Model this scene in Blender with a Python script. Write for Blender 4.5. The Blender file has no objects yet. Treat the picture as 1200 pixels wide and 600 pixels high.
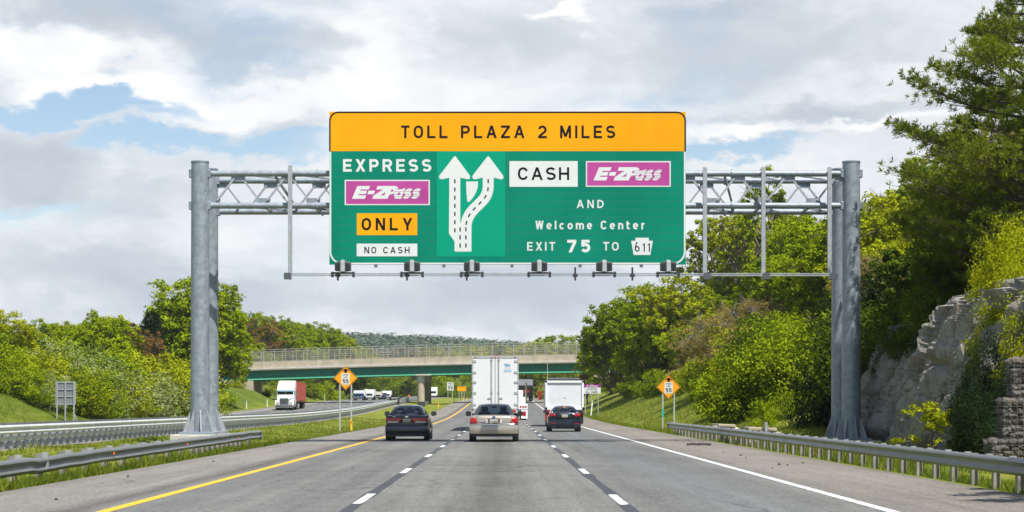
import bpy, bmesh, math, random
import numpy as np
from mathutils import Vector, Matrix, noise
from mathutils.geometry import tessellate_polygon
R = math.radians
sc = bpy.context.scene
COL = sc.collection

# ------------------------------------------------------------------ camera
H_CAM, F_PX, VPX, VPY = 1.45, 2160.0, 590.0, 475.0
cam_d = bpy.data.cameras.new('camera')
cam_d.sensor_width = 36.0
cam_d.lens = F_PX / 1200 * 36
cam_d.shift_x = (600 - VPX) / 1200
cam_d.shift_y = (VPY - 300) / 1200
cam_d.clip_start = 0.5
cam_d.clip_end = 12000
cam = bpy.data.objects.new('camera', cam_d)
cam.location = (0, 0, H_CAM)
cam.rotation_euler = (R(90), 0, 0)
COL.objects.link(cam)
sc.camera = cam

# ------------------------------------------------------------------ world, sun, exposure
SUN_DIR = Vector((0.27, -0.42, 0.866)).normalized()
sun_d = bpy.data.lights.new('sun', 'SUN')
sun_d.energy = 5.0
sun_d.angle = R(0.5)
sun_d.color = (1.0, 0.955, 0.89)
sun = bpy.data.objects.new('sun', sun_d)
sun.rotation_euler = (-SUN_DIR).to_track_quat('-Z', 'Y').to_euler()
sun.location = (0, 0, 60)
COL.objects.link(sun)
sc.view_settings.view_transform = 'Standard'
sc.view_settings.look = 'None'
sc.view_settings.gamma = 1
sc.view_settings.use_curve_mapping = False
sc.view_settings.exposure = 0.47

world = bpy.data.worlds.new('World')
sc.world = world
world.use_nodes = True
NT = world.node_tree
NT.nodes.clear()


class G:
    """small helper around a node tree"""
    def __init__(s, nt):
        s.nt = nt

    def n(s, typ, **kw):
        nd = s.nt.nodes.new(typ)
        for k, v in kw.items():
            setattr(nd, k, v)
        return nd

    def put(s, sock, v):
        if hasattr(v, 'is_output'):
            s.nt.links.new(v, sock)
        elif v is not None:
            sock.default_value = v

    def math(s, op, a, b=None, c=None, clamp=False):
        nd = s.n('ShaderNodeMath', operation=op, use_clamp=clamp)
        s.put(nd.inputs[0], a)
        if b is not None: s.put(nd.inputs[1], b)
        if c is not None: s.put(nd.inputs[2], c)
        return nd.outputs[0]

    def vmath(s, op, a, b=None):
        nd = s.n('ShaderNodeVectorMath', operation=op)
        s.put(nd.inputs[0], a)
        if b is not None: s.put(nd.inputs[1], b)
        return nd.outputs['Value'] if op in ('LENGTH', 'DOT_PRODUCT', 'DISTANCE') else nd.outputs[0]

    def noise(s, vec, scale, detail=4, rough=0.5, dist=0.0, out=0):
        nd = s.n('ShaderNodeTexNoise')
        s.put(nd.inputs['Vector'], vec)
        s.put(nd.inputs['Scale'], scale)
        nd.inputs['Detail'].default_value = detail
        nd.inputs['Roughness'].default_value = rough
        nd.inputs['Distortion'].default_value = dist
        return nd.outputs[out]

    def rng(s, v, a, b, c=0.0, d=1.0, smooth=False):
        nd = s.n('ShaderNodeMapRange', interpolation_type='SMOOTHSTEP' if smooth else 'LINEAR')
        s.put(nd.inputs[0], v)
        for i, q in enumerate((a, b, c, d)):
            nd.inputs[i + 1].default_value = q
        return nd.outputs[0]

    def mixc(s, f, a, b, blend='MIX'):
        nd = s.n('ShaderNodeMix', data_type='RGBA', blend_type=blend)
        s.put(nd.inputs[0], f)
        for i, q in ((6, a), (7, b)):
            if isinstance(q, tuple): q = (q + (1.0,))[:4]
            s.put(nd.inputs[i], q)
        return nd.outputs[2]

    def ramp(s, v, stops):
        nd = s.n('ShaderNodeValToRGB')
        s.put(nd.inputs[0], v)
        el = nd.color_ramp.elements
        while len(el) < len(stops): el.new(0.5)
        for e, (p, c) in zip(el, stops):
            e.position = p
            e.color = (c + (1.0,))[:4]
        return nd.outputs[0]


g = G(NT)
tc = g.n('ShaderNodeTexCoord').outputs['Generated']
sky = g.n('ShaderNodeTexSky', sky_type='NISHITA')
sky.sun_disc = False
sky.sun_elevation = math.asin(SUN_DIR.z)
sky.sun_rotation = math.atan2(SUN_DIR.x, SUN_DIR.y)
sky.air_density = 1.0
sky.dust_density = 0.6
bg_sky = g.n('ShaderNodeBackground')
NT.links.new(sky.outputs[0], bg_sky.inputs[0])
bg_sky.inputs[1].default_value = 0.10
sep = g.n('ShaderNodeSeparateXYZ')
NT.links.new(tc, sep.inputs[0])
vz = sep.outputs[2]
comb = g.n('ShaderNodeCombineXYZ')
g.put(comb.inputs[0], sep.outputs[0])
g.put(comb.inputs[1], sep.outputs[1])
g.put(comb.inputs[2], g.math('MULTIPLY', vz, 2.1))
v0 = comb.outputs[0]
warp = g.vmath('MULTIPLY', g.vmath('SUBTRACT', g.noise(v0, 9.0, 4, 0.55, out=1), (0.5, 0.5, 0.5)), (0.10, 0.10, 0.10))
v1 = g.vmath('ADD', v0, warp)
warp2 = g.vmath('MULTIPLY', g.vmath('SUBTRACT', g.noise(v0, 24.0, 6, 0.6, out=1), (0.5, 0.5, 0.5)), (0.07, 0.07, 0.09))
v2 = g.vmath('ADD', v1, warp2)


def puff(px, py, rx, ry, vec=None):
    """soft cloud mass centred on a direction of the sky (given by picture coordinates of the photo, turned into a direction)"""
    d = Vector(((px - VPX) / F_PX, 1.0, (VPY - py) / F_PX)).normalized()
    q = g.vmath('SUBTRACT', vec or v2, (d.x, d.y, d.z * 2.1))
    q = g.vmath('MULTIPLY', q, (F_PX / rx, 0.0, F_PX / (2.1 * ry)))
    front = g.math('GREATER_THAN', sep.outputs[1], 0.0)
    return g.math('MULTIPLY', g.rng(g.vmath('LENGTH', q), 1.0, 0.2, 0, 1, True), front)


fb = g.noise(v1, 7.0, 9, 0.58)
fb2 = g.noise(g.vmath('ADD', v1, (3.7, 1.2, 0.4)), 9.0, 8, 0.6)
fine = g.noise(g.vmath('ADD', v2, (1.3, 0.2, 5.0)), 30.0, 6, 0.6)
cover = g.math('ADD', fb, 0.16)
for (px, py, rx, ry, w) in ((60, 126, 190, 24, -0.34), (175, 168, 170, 22, -0.34), (330, 172, 100, 18, -0.26), (860, 174, 160, 17, -0.38), (440, 190, 90, 24, -0.12), (20, 250, 110, 14, -0.2),
                            (130, 88, 30, 10, -0.10), (40, 268, 120, 14, -0.06)):
    cover = g.math('ADD', cover, g.math('MULTIPLY', puff(px, py, rx, ry), w))
for (px, py, rx, ry, w) in ((25, 190, 110, 60, 0.32), (160, 112, 90, 12, 0.12)):
    cover = g.math('ADD', cover, g.math('MULTIPLY', puff(px, py, rx, ry), w))
cover = g.rng(cover, 0.30, 0.66, 0, 1, True)
cover = g.math('MULTIPLY', cover, g.rng(vz, 0.24, 0.42, 1.0, 0.10, True))  # cover thinned overhead, above the view, to cut fill light
cover = g.math('MULTIPLY', cover, g.rng(sep.outputs[1], -0.5, 0.35, 0.25, 1.0, True))   # cover also thinned in the unseen sky behind, to darken shadows
shade = g.math('ADD', g.math('MULTIPLY', fb2, 0.62), g.math('MULTIPLY', fine, 0.22))
for (px, py, rx, ry, w) in ((150, 15, 160, 60, -0.30), (300, 60, 130, 55, -0.28), (30, 60, 90, 60, 0.22), (60, 105, 120, 22, 0.2), (230, 120, 180, 36, 0.24),
                            (25, 195, 120, 70, -0.26), (320, 145, 80, 50, -0.14), (440, 60, 60, 80, 0.10), (560, 40, 160, 60, -0.10),
                            (870, 55, 260, 60, -0.16), (960, 140, 150, 32, -0.22), (860, 148, 120, 16, 0.30), (1000, 152, 120, 12, 0.24), (670, 18, 60, 16, 0.25),
                            (900, 10, 120, 22, -0.1), (300, 262, 160, 40, 0.06), (100, 330, 300, 50, -0.16), (330, 350, 240, 44, -0.18), (640, 345, 240, 50, -0.2), (130, 240, 200, 30, -0.08), (950, 90, 200, 30, 0.07)):
    shade = g.math('ADD', shade, g.math('MULTIPLY', puff(px, py, rx, ry), w * 1.25))
ccol = g.ramp(shade, [(0.08, (0.54, 0.60, 0.67)), (0.28, (0.65, 0.70, 0.76)), (0.38, (0.76, 0.80, 0.84)), (0.50, (0.91, 0.93, 0.945)), (0.62, (1.0, 1.0, 0.995))])
bg_cl = g.n('ShaderNodeBackground')
NT.links.new(ccol, bg_cl.inputs[0])
bg_cl.inputs[1].default_value = 0.75
mixs = g.n('ShaderNodeMixShader')
g.put(mixs.inputs[0], cover)
NT.links.new(bg_sky.outputs[0], mixs.inputs[1])
NT.links.new(bg_cl.outputs[0], mixs.inputs[2])
wo = g.n('ShaderNodeOutputWorld')
NT.links.new(mixs.outputs[0], wo.inputs[0])

# ------------------------------------------------------------------ helpers: tags, meshes, materials
def tag(o, label=None, cat=None, group=None, kind=None):
    if label: o['label'] = label
    if cat: o['category'] = cat
    if group: o['group'] = group
    if kind: o['kind'] = kind
    return o


def thing(name, label, cat, loc=(0, 0, 0), rz=0.0, group=None):
    o = bpy.data.objects.new(name, None)
    o.empty_display_size = 0.3
    o.location = loc
    o.rotation_euler = (0, 0, rz)
    COL.objects.link(o)
    return tag(o, label, cat, group)


def copy_tree(o, parent=None):
    c = o.copy()
    COL.objects.link(c)
    if parent is not None:
        c.parent = parent
    for ch in list(o.children):
        copy_tree(ch, c)
    return c


EACH = {'mud_flap', 'exhaust_stack', 'tail_light', 'marker_light', 'hinge', 'reversing_lamp', 'column_saddle', 'headrest', 'stiffener', 'windscreen_pane', 'reflector', 'end_cushion'}


class MB:
    def __init__(s):
        s.v, s.f = [], []

    def add(s, vs, fs):
        b = len(s.v)
        s.v.extend([tuple(p) for p in vs])
        s.f.extend([tuple(i + b for i in q) for q in fs])
        return s

    def box(s, x0, x1, y0, y1, z0, z1):
        vs = [(x0, y0, z0), (x1, y0, z0), (x1, y1, z0), (x0, y1, z0), (x0, y0, z1), (x1, y0, z1), (x1, y1, z1), (x0, y1, z1)]
        return s.add(vs, [(3, 2, 1, 0), (4, 5, 6, 7), (0, 1, 5, 4), (1, 2, 6, 5), (2, 3, 7, 6), (3, 0, 4, 7)])

    def tube(s, pts, rad, n=10, caps=True):
        """swept circle through pts; rad a number or one per point"""
        pts = [Vector(p) for p in pts]
        if not hasattr(rad, '__len__'): rad = [rad] * len(pts)
        rings = []
        for i, p in enumerate(pts):
            t = (pts[min(i + 1, len(pts) - 1)] - pts[max(i - 1, 0)]).normalized()
            ref = Vector((0, 0, 1)) if abs(t.z) < 0.9 else Vector((1, 0, 0))
            a = t.cross(ref).normalized()
            b = t.cross(a).normalized()
            rings.append([p + (a * math.cos(2 * math.pi * k / n) + b * math.sin(2 * math.pi * k / n)) * rad[i] for k in range(n)])
        vs = [q for r in rings for q in r]
        fs = []
        for i in range(len(pts) - 1):
            for k in range(n):
                fs.append((i * n + k, i * n + (k + 1) % n, (i + 1) * n + (k + 1) % n, (i + 1) * n + k))
        if caps:
            fs.append(tuple(range(n - 1, -1, -1)))
            fs.append(tuple((len(pts) - 1) * n + k for k in range(n)))
        return s.add(vs, fs)

    def bar(s, p0, p1, w, h, up=(0, 0, 1)):
        """rectangular bar from p0 to p1"""
        p0, p1 = Vector(p0), Vector(p1)
        t = (p1 - p0).normalized()
        u = Vector(up)
        if abs(t.dot(u)) > 0.95: u = Vector((0, 1, 0))
        a = t.cross(u).normalized() * w / 2
        b = a.cross(t).normalized() * h / 2
        vs = [p0 - a - b, p0 + a - b, p0 + a + b, p0 - a + b, p1 - a - b, p1 + a - b, p1 + a + b, p1 - a + b]
        return s.add(vs, [(3, 2, 1, 0), (4, 5, 6, 7), (0, 1, 5, 4), (1, 2, 6, 5), (2, 3, 7, 6), (3, 0, 4, 7)])

    def loft(s, rows, closed=False, caps=False):
        n = len(rows[0])
        vs = [q for r in rows for q in r]
        fs = []
        for i in range(len(rows) - 1):
            for k in range(n if closed else n - 1):
                fs.append((i * n + k, i * n + (k + 1) % n, (i + 1) * n + (k + 1) % n, (i + 1) * n + k))
        if caps:
            fs.append(tuple(range(n - 1, -1, -1)))
            fs.append(tuple((len(rows) - 1) * n + k for k in range(n)))
        return s.add(vs, fs)

    def poly(s, pts):
        """one flat polygon (may be concave)"""
        pts = [Vector(p) for p in pts]
        tris = tessellate_polygon([pts])
        return s.add(pts, [tuple(t) for t in tris])

    def prism(s, pts, vec):
        """polygon extruded along vec"""
        pts = [Vector(p) for p in pts]
        n = len(pts)
        vec = Vector(vec)
        tris = tessellate_polygon([pts])
        vs = pts + [p + vec for p in pts]
        fs = [tuple(t) for t in tris] + [tuple(i + n for i in reversed(t)) for t in tris]
        fs += [(i, (i + 1) % n, (i + 1) % n + n, i + n) for i in range(n)]
        return s.add(vs, fs)

    def islands(s):
        root = list(range(len(s.v)))
        def find(i):
            while root[i] != i:
                root[i] = root[root[i]]
                i = root[i]
            return i
        for f in s.f:
            for i in f[1:]: root[find(i)] = find(f[0])
        out = {}
        for f in s.f: out.setdefault(find(f[0]), []).append(f)
        res = []
        for fs in out.values():
            m = MB()
            idx = {}
            for f in fs:
                for i in f:
                    if i not in idx:
                        idx[i] = len(m.v)
                        m.v.append(s.v[i])
                m.f.append(tuple(idx[i] for i in f))
            res.append(m)
        return res

    def build(s, name, m, parent=None, smooth=False, bevel=0.0, sub=0, fix=True):
        if name in EACH and parent is not None:      # pieces of these parts are parts of their own
            os_ = [q.build_one(name, m, parent, smooth, bevel, sub, fix) for q in s.islands()]
            return os_[0]
        return s.build_one(name, m, parent, smooth, bevel, sub, fix)

    def build_one(s, name, m, parent=None, smooth=False, bevel=0.0, sub=0, fix=True):
        me = bpy.data.meshes.new(name)
        me.from_pydata(s.v, [], s.f)
        if fix:
            bm = bmesh.new()
            bm.from_mesh(me)
            bmesh.ops.recalc_face_normals(bm, faces=bm.faces)
            bm.to_mesh(me)
            bm.free()
        if smooth:
            me.polygons.foreach_set('use_smooth', [True] * len(me.polygons))
        me.materials.append(m)
        o = bpy.data.objects.new(name, me)
        COL.objects.link(o)
        if parent is not None: o.parent = parent
        if bevel:
            b = o.modifiers.new('bevel', 'BEVEL')
            b.width = bevel
            b.segments = 2
            b.limit_method = 'ANGLE'
        if sub:
            b = o.modifiers.new('sub', 'SUBSURF')
            b.levels = b.render_levels = sub
        return o


def mat(name, col, rough=0.6, metal=0.0, var=0.0, scale=4.0, bump=0.0, bscale=30.0, spec=0.5, dirt=None, coat=0.0):
    """principled with a noise-broken colour"""
    m = bpy.data.materials.new(name)
    m.use_nodes = True
    nt = m.node_tree
    k = G(nt)
    b = nt.nodes['Principled BSDF']
    b.inputs['Roughness'].default_value = rough
    b.inputs['Metallic'].default_value = metal
    b.inputs['Specular IOR Level'].default_value = spec
    if coat:
        b.inputs['Coat Weight'].default_value = coat
        b.inputs['Coat Roughness'].default_value = 0.04
    c = (col + (1.0,))[:4]
    b.inputs['Base Color'].default_value = c
    if var or dirt:
        obj = k.n('ShaderNodeTexCoord').outputs['Object']
        f = k.noise(obj, scale, 6, 0.62)
        lo = tuple(max(0, q * (1 - var)) for q in col[:3])
        hi = tuple(min(1, q * (1 + var)) for q in col[:3])
        cc = k.mixc(k.rng(f, 0.3, 0.7), lo, hi)
        if dirt:
            f2 = k.noise(k.vmath('MULTIPLY', obj, (1, 1, 0.25)), scale * 0.7, 7, 0.65)
            cc = k.mixc(k.rng(f2, 0.5, 0.75, 0, 0.75), cc, dirt)
        nt.links.new(cc, b.inputs['Base Color'])
        r = k.rng(f, 0.3, 0.7, max(0.02, rough - 0.1), min(1, rough + 0.1))
        nt.links.new(r, b.inputs['Roughness'])
    if bump:
        obj = k.n('ShaderNodeTexCoord').outputs['Object']
        bp = k.n('ShaderNodeBump')
        bp.inputs['Strength'].default_value = bump
        bp.inputs['Distance'].default_value = 0.05
        nt.links.new(k.noise(obj, bscale, 6, 0.6), bp.inputs['Height'])
        nt.links.new(bp.outputs[0], b.inputs['Normal'])
    return m


def glass(name, tint=(0.3, 0.36, 0.36), alpha=0.55):
    """car glass: see-through, tinted, mirror-like on top"""
    m = bpy.data.materials.new(name)
    m.use_nodes = True
    nt = m.node_tree
    nt.nodes.clear()
    k = G(nt)
    t = k.n('ShaderNodeBsdfTransparent')
    t.inputs[0].default_value = tint + (1,)
    gl = k.n('ShaderNodeBsdfGlossy')
    gl.inputs['Roughness'].default_value = 0.03
    gl.inputs[0].default_value = (0.9, 0.95, 1, 1)
    fr = k.n('ShaderNodeFresnel')
    fr.inputs[0].default_value = 1.5
    mx = k.n('ShaderNodeMixShader')
    nt.links.new(fr.outputs[0], mx.inputs[0])
    nt.links.new(t.outputs[0], mx.inputs[1])
    nt.links.new(gl.outputs[0], mx.inputs[2])
    o = k.n('ShaderNodeOutputMaterial')
    nt.links.new(mx.outputs[0], o.inputs[0])
    return m


def leafmat(name, dark, light, trans=0.35, hue=0.5, rough=0.55):
    m = bpy.data.materials.new(name)
    m.use_nodes = True
    nt = m.node_tree
    k = G(nt)
    nt.nodes.remove(nt.nodes['Principled BSDF'])
    b = k.n('ShaderNodeBsdfDiffuse')
    at = k.n('ShaderNodeAttribute')
    at.attribute_name = 'tone'
    oi = k.n('ShaderNodeObjectInfo')
    f = k.math('ADD', at.outputs['Fac'], k.rng(oi.outputs['Random'], 0, 1, -0.25 * hue, 0.25 * hue), clamp=True)
    c = k.mixc(f, dark, light)
    nt.links.new(c, b.inputs['Color'])
    tr = k.n('ShaderNodeBsdfTranslucent')
    nt.links.new(k.mixc(1.0, c, (1.3, 1.25, 0.5), 'MULTIPLY'), tr.inputs[0])
    mx = k.n('ShaderNodeMixShader')
    mx.inputs[0].default_value = trans
    nt.links.new(b.outputs[0], mx.inputs[1])
    nt.links.new(tr.outputs[0], mx.inputs[2])
    nt.links.new(mx.outputs[0], nt.nodes['Material Output'].inputs[0])
    return m


M = {}
M['galv'] = mat('galvanized_steel', (0.25, 0.29, 0.325), 0.5, 0.25, 0.26, 5.0, dirt=(0.19, 0.21, 0.235))
M['galv_light'] = mat('galvanized_light', (0.36, 0.385, 0.40), 0.5, 0.3, 0.12, 5.0)
M['rail'] = mat('weathered_rail_steel', (0.20, 0.215, 0.225), 0.42, 0.4, 0.16, 1.5, dirt=(0.15, 0.15, 0.15))
M['median_rail'] = mat('median_rail_steel', (0.60, 0.61, 0.60), 0.45, 0.15, 0.14, 1.5, dirt=(0.42, 0.42, 0.40))
M['post'] = mat('rail_post_steel', (0.30, 0.285, 0.25), 0.6, 0.2, 0.25, 3.0)
M['rub'] = mat('rub_rail_steel', (0.36, 0.37, 0.36), 0.6, 0.2, 0.2, 2.0)
M['concrete'] = mat('concrete', (0.40, 0.345, 0.26), 0.85, 0, 0.2, 0.9, 0.3, 12, dirt=(0.29, 0.26, 0.21))
M['conc_pale'] = mat('pale_concrete', (0.5, 0.48, 0.42), 0.85, 0, 0.15, 1.2, 0.3, 20)
M['grn_girder'] = mat('green_paint', (0.006, 0.145, 0.098), 0.5, 0, 0.15, 1.0)
M['grn_flange'] = mat('sunlit_light_green', (0.10, 0.48, 0.28), 0.5, 0, 0.1, 1.0)  # light green, brightened to stand for sun on the flange
M['sign_green'] = mat('sign_green', (0.0, 0.20, 0.125), 0.5, 0, 0.12, 0.5, spec=0.12, dirt=(0.0, 0.155, 0.095))
M['sign_green2'] = mat('sign_green_newer', (0.0, 0.29, 0.17), 0.5, 0, 0.05, 0.7, spec=0.12)
M['sign_yellow'] = mat('sign_yellow', (0.86, 0.345, 0.003), 0.5, 0, 0.08, 0.5, spec=0.12, dirt=(0.74, 0.28, 0.004))
M['sign_white'] = mat('sign_white', (0.64, 0.67, 0.65), 0.5, 0, 0.04, 0.9, spec=0.12)
M['sign_black'] = mat('sign_black', (0.010, 0.011, 0.014), 0.6, spec=0.08)
M['sign_purple'] = mat('sign_purple', (0.42, 0.065, 0.27), 0.5, 0, 0.14, 0.8, spec=0.12)
M['purple'] = mat('toll_purple', (0.25, 0.02, 0.2), 0.45)
M['sign_diamond'] = mat('diamond_yellow', (0.86, 0.34, 0.004), 0.42, 0, 0.04, 2)
M['alu'] = mat('sign_aluminium', (0.44, 0.46, 0.46), 0.5, 0.3, 0.1, 2)
M['dark'] = mat('dark_fittings', (0.035, 0.038, 0.042), 0.5)
M['darkgrey'] = mat('dark_grey_housing', (0.09, 0.1, 0.11), 0.45, 0.2)
M['rubber'] = mat('tyre_rubber', (0.018, 0.018, 0.019), 0.85)
M['rim'] = mat('wheel_rim', (0.5, 0.5, 0.52), 0.3, 0.8)
M['white'] = mat('white_paint', (0.8, 0.81, 0.8), 0.35, 0, 0.04, 1.5)
M['trailer'] = mat('trailer_white', (0.70, 0.71, 0.705), 0.4, 0, 0.03, 1.5)
M['tipper'] = mat('tipper_white', (0.64, 0.66, 0.68), 0.45, 0, 0.06, 1.5)
M['chrome'] = mat('chrome', (0.75, 0.77, 0.8), 0.15, 1.0)
M['steel'] = mat('door_steel', (0.5, 0.51, 0.5), 0.45, 0.4, 0.1, 6)
M['red_light'] = mat('red_lens', (0.42, 0.008, 0.012), 0.15, coat=1.0)
M['clear_light'] = mat('clear_lens', (0.6, 0.52, 0.5), 0.15, coat=1.0)
M['amber'] = mat('amber_lens', (0.7, 0.25, 0.01), 0.25)
M['plate_y'] = mat('plate_yellowish', (0.58, 0.50, 0.24), 0.5)
M['plate_w'] = mat('plate_white', (0.55, 0.57, 0.6), 0.5)
M['plate_blue'] = mat('plate_blue', (0.05, 0.10, 0.35), 0.5)
M['paint_grey'] = mat('charcoal_car_paint', (0.033, 0.041, 0.048), 0.28, 0.4, coat=0.7)
M['paint_gold'] = mat('champagne_car_paint', (0.40, 0.362, 0.295), 0.3, 0.45, coat=0.6)
M['paint_navy'] = mat('dark_navy_car_paint', (0.012, 0.02, 0.034), 0.25, 0.3, coat=0.8)
M['interior'] = mat('car_interior', (0.03, 0.03, 0.033), 0.8)
M['interior_tan'] = mat('car_interior_grey', (0.10, 0.105, 0.11), 0.8)
M['container'] = mat('red_container', (0.36, 0.07, 0.045), 0.6, 0, 0.2, 1.0)
M['blue'] = mat('blue_paint', (0.02, 0.07, 0.22), 0.4)
M['sky_blue'] = mat('light_blue_print', (0.03, 0.27, 0.5), 0.45)
M['pale_blue'] = mat('pale_blue_print', (0.3, 0.48, 0.62), 0.45)
M['greyprint'] = mat('grey_print', (0.45, 0.46, 0.46), 0.5)
M['black_paint'] = mat('black_truck_paint', (0.012, 0.012, 0.014), 0.35, 0, coat=0.3)
M['tarp'] = mat('dark_tarp', (0.07, 0.075, 0.08), 0.8)
M['grey_paint'] = mat('grey_truck_paint', (0.3, 0.31, 0.33), 0.4)
M['red_paint'] = mat('red_truck_paint', (0.35, 0.02, 0.02), 0.35)
M['post_white'] = mat('white_plastic', (0.78, 0.78, 0.75), 0.5)
M['post_yellow'] = mat('yellow_plastic', (0.85, 0.5, 0.02), 0.5)
M['orange'] = mat('orange_sheet', (0.9, 0.2, 0.01), 0.5)
M['teal'] = mat('teal_sheet', (0.0, 0.4, 0.3), 0.5)
M['bark'] = mat('bark', (0.10, 0.082, 0.065), 0.9, 0, 0.3, 3, 0.5, 15)
M['bark_pale'] = mat('bark_pale', (0.2, 0.17, 0.14), 0.9, 0, 0.3, 3, 0.5, 15)
M['glass'] = glass('car_glass', (0.88, 0.95, 0.93))
M['glass_dark'] = mat('dark_windscreen', (0.015, 0.022, 0.028), 0.08, 0, coat=0.5)


# ------------------------------------------------------------------ terrain
def sst(a, b, v):
    t = min(1, max(0, (v - a) / (b - a)))
    return t * t * (3 - 2 * t)


def prof(y):
    """height of the road along its length: flat, then a long climb"""
    if y < 130: return 0.0
    if y < 230: return 0.0145 * (y - 130) ** 2 / 200
    if y < 330: return 0.725 + 0.0145 * (y - 230)
    if y < 900: return 2.175 + 0.0078 * (y - 330)
    return 6.62


def cliff_top(y):
    return 5.9 - 0.075 * (y - 52)


def lateral(x, y):
    if -8.4 <= x <= 8.4: return 0.0
    if x > 8.4:
        t = x - 8.4
        ditch = -0.14 * sst(0, 0.9, t) * (1 - sst(1.6, 3.0, t))
        slope = ditch + 2.1 * sst(1.6, 8.2, t)
        if t > 7.6: slope += 0.52 * min(t - 7.6, 28) + 0.10 * max(0, min(t - 35.6, 120))
        cut = -0.14 * sst(0, 0.9, t)
        if x > 15.8:
            cut += (cliff_top(max(40, min(y, 90))) + 0.2) * sst(15.8, 17.6, x) + 0.42 * min(x - 15.8, 30)
        f = sst(78, 92, y)
        lo = -0.14 * sst(0, 0.9, t) + 1.2 * sst(12.5, 17, x) + (0.25 * (x - 17) if x > 17 else 0)
        f2 = sst(40, 46, y)
        cut = lo * (1 - f2) + cut * f2
        return cut * (1 - f) + slope * f
    t = -8.4 - x
    med = -0.27 * sst(0, 1.2, t) * (1 - sst(3.5, 7.5, t))
    b = 0.0
    if x < -33.2:
        u = -33.2 - x
        b = 1.9 * sst(0, 6.0, u) + 0.22 * max(0, min(u - 4, 24)) + 0.05 * max(0, min(u - 28, 100))
    b *= 1 - 0.8 * sst(284, 300, y) * (1 - sst(318, 332, y))      # the bank is cut back under the bridge
    return med + b


def gz(x, y):
    far = 0.0
    return prof(y) + lateral(x, y) + far


def depth_at(px, X):
    return X * F_PX / (px - VPX)


# ------------------------------------------------------------------ ground, roads, markings
def ground_material():
    m = bpy.data.materials.new('grass_ground')
    m.use_nodes = True
    nt = m.node_tree
    k = G(nt)
    b = nt.nodes['Principled BSDF']
    b.inputs['Roughness'].default_value = 0.9
    b.inputs['Specular IOR Level'].default_value = 0.1
    obj = k.n('ShaderNodeTexCoord').outputs['Object']
    n1 = k.noise(obj, 0.16, 5, 0.6)
    n2 = k.noise(k.vmath('MULTIPLY', obj, (1.0, 0.4, 1.0)), 1.3, 6, 0.68)
    n3 = k.noise(obj, 9.0, 4, 0.7)
    f = k.math('ADD', k.math('MULTIPLY', n1, 0.45), k.math('ADD', k.math('MULTIPLY', n2, 0.4), k.math('MULTIPLY', n3, 0.25)))
    c = k.ramp(f, [(0.36, (0.055, 0.095, 0.010)), (0.47, (0.115, 0.155, 0.014)), (0.56, (0.18, 0.205, 0.022)), (0.66, (0.25, 0.235, 0.055))])
    spx = k.n('ShaderNodeSeparateXYZ')
    nt.links.new(obj, spx.inputs[0])
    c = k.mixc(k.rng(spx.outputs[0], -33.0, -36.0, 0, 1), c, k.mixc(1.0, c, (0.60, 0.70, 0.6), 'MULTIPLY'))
    nt.links.new(c, b.inputs['Base Color'])
    bp = k.n('ShaderNodeBump')
    bp.inputs['Strength'].default_value = 0.6
    bp.inputs['Distance'].default_value = 0.12
    nt.links.new(k.noise(obj, 7.0, 6, 0.75), bp.inputs['Height'])
    nt.links.new(bp.outputs[0], b.inputs['Normal'])
    return m


def lin(a, b, n):
    return [a + (b - a) * i / n for i in range(n)]


xs = lin(-700, -120, 8) + lin(-120, -50, 12) + lin(-50, -33, 22) + lin(-33, -16, 6) + lin(-16, -8.4, 16) + lin(-8.4, 8.4, 4) + lin(8.4, 17.4, 36) + lin(17.4, 46, 20) + lin(46, 120, 8) + lin(120, 700, 8) + [700]
ys = lin(-30, 30, 8) + lin(30, 100, 60) + lin(100, 260, 60) + lin(260, 400, 28) + lin(400, 900, 25) + lin(900, 3200, 12) + [3200]


def ground_z(x, y):
    base = gz(x, y)
    if -8.4 < x < 8.4: return base - 0.05
    if -33 < x < -19: return base - 0.05
    # small unevenness away from the paving
    off = min(abs(abs(x) - 8.4), 3) / 3
    if x < -15.9: off = min(1, max(0, -33.2 - x) / 3)
    return base + off * 0.10 * noise.noise(Vector((x * 0.35, y * 0.22, 0)))


mb = MB()
mb.loft([[(x, y, ground_z(x, y)) for x in xs] for y in ys])
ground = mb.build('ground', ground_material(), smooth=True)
tag(ground, kind='structure')


def strip(mb, x0, x1, y0, y1, dz, step=5.0, nx=1, zfun=None):
    n = max(1, int((y1 - y0) / step))
    rows = []
    for i in range(n + 1):
        y = y0 + (y1 - y0) * i / n
        rows.append([(x0 + (x1 - x0) * j / nx, y, prof(y) + dz) for j in range(nx + 1)])
    mb.loft(rows)


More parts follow.
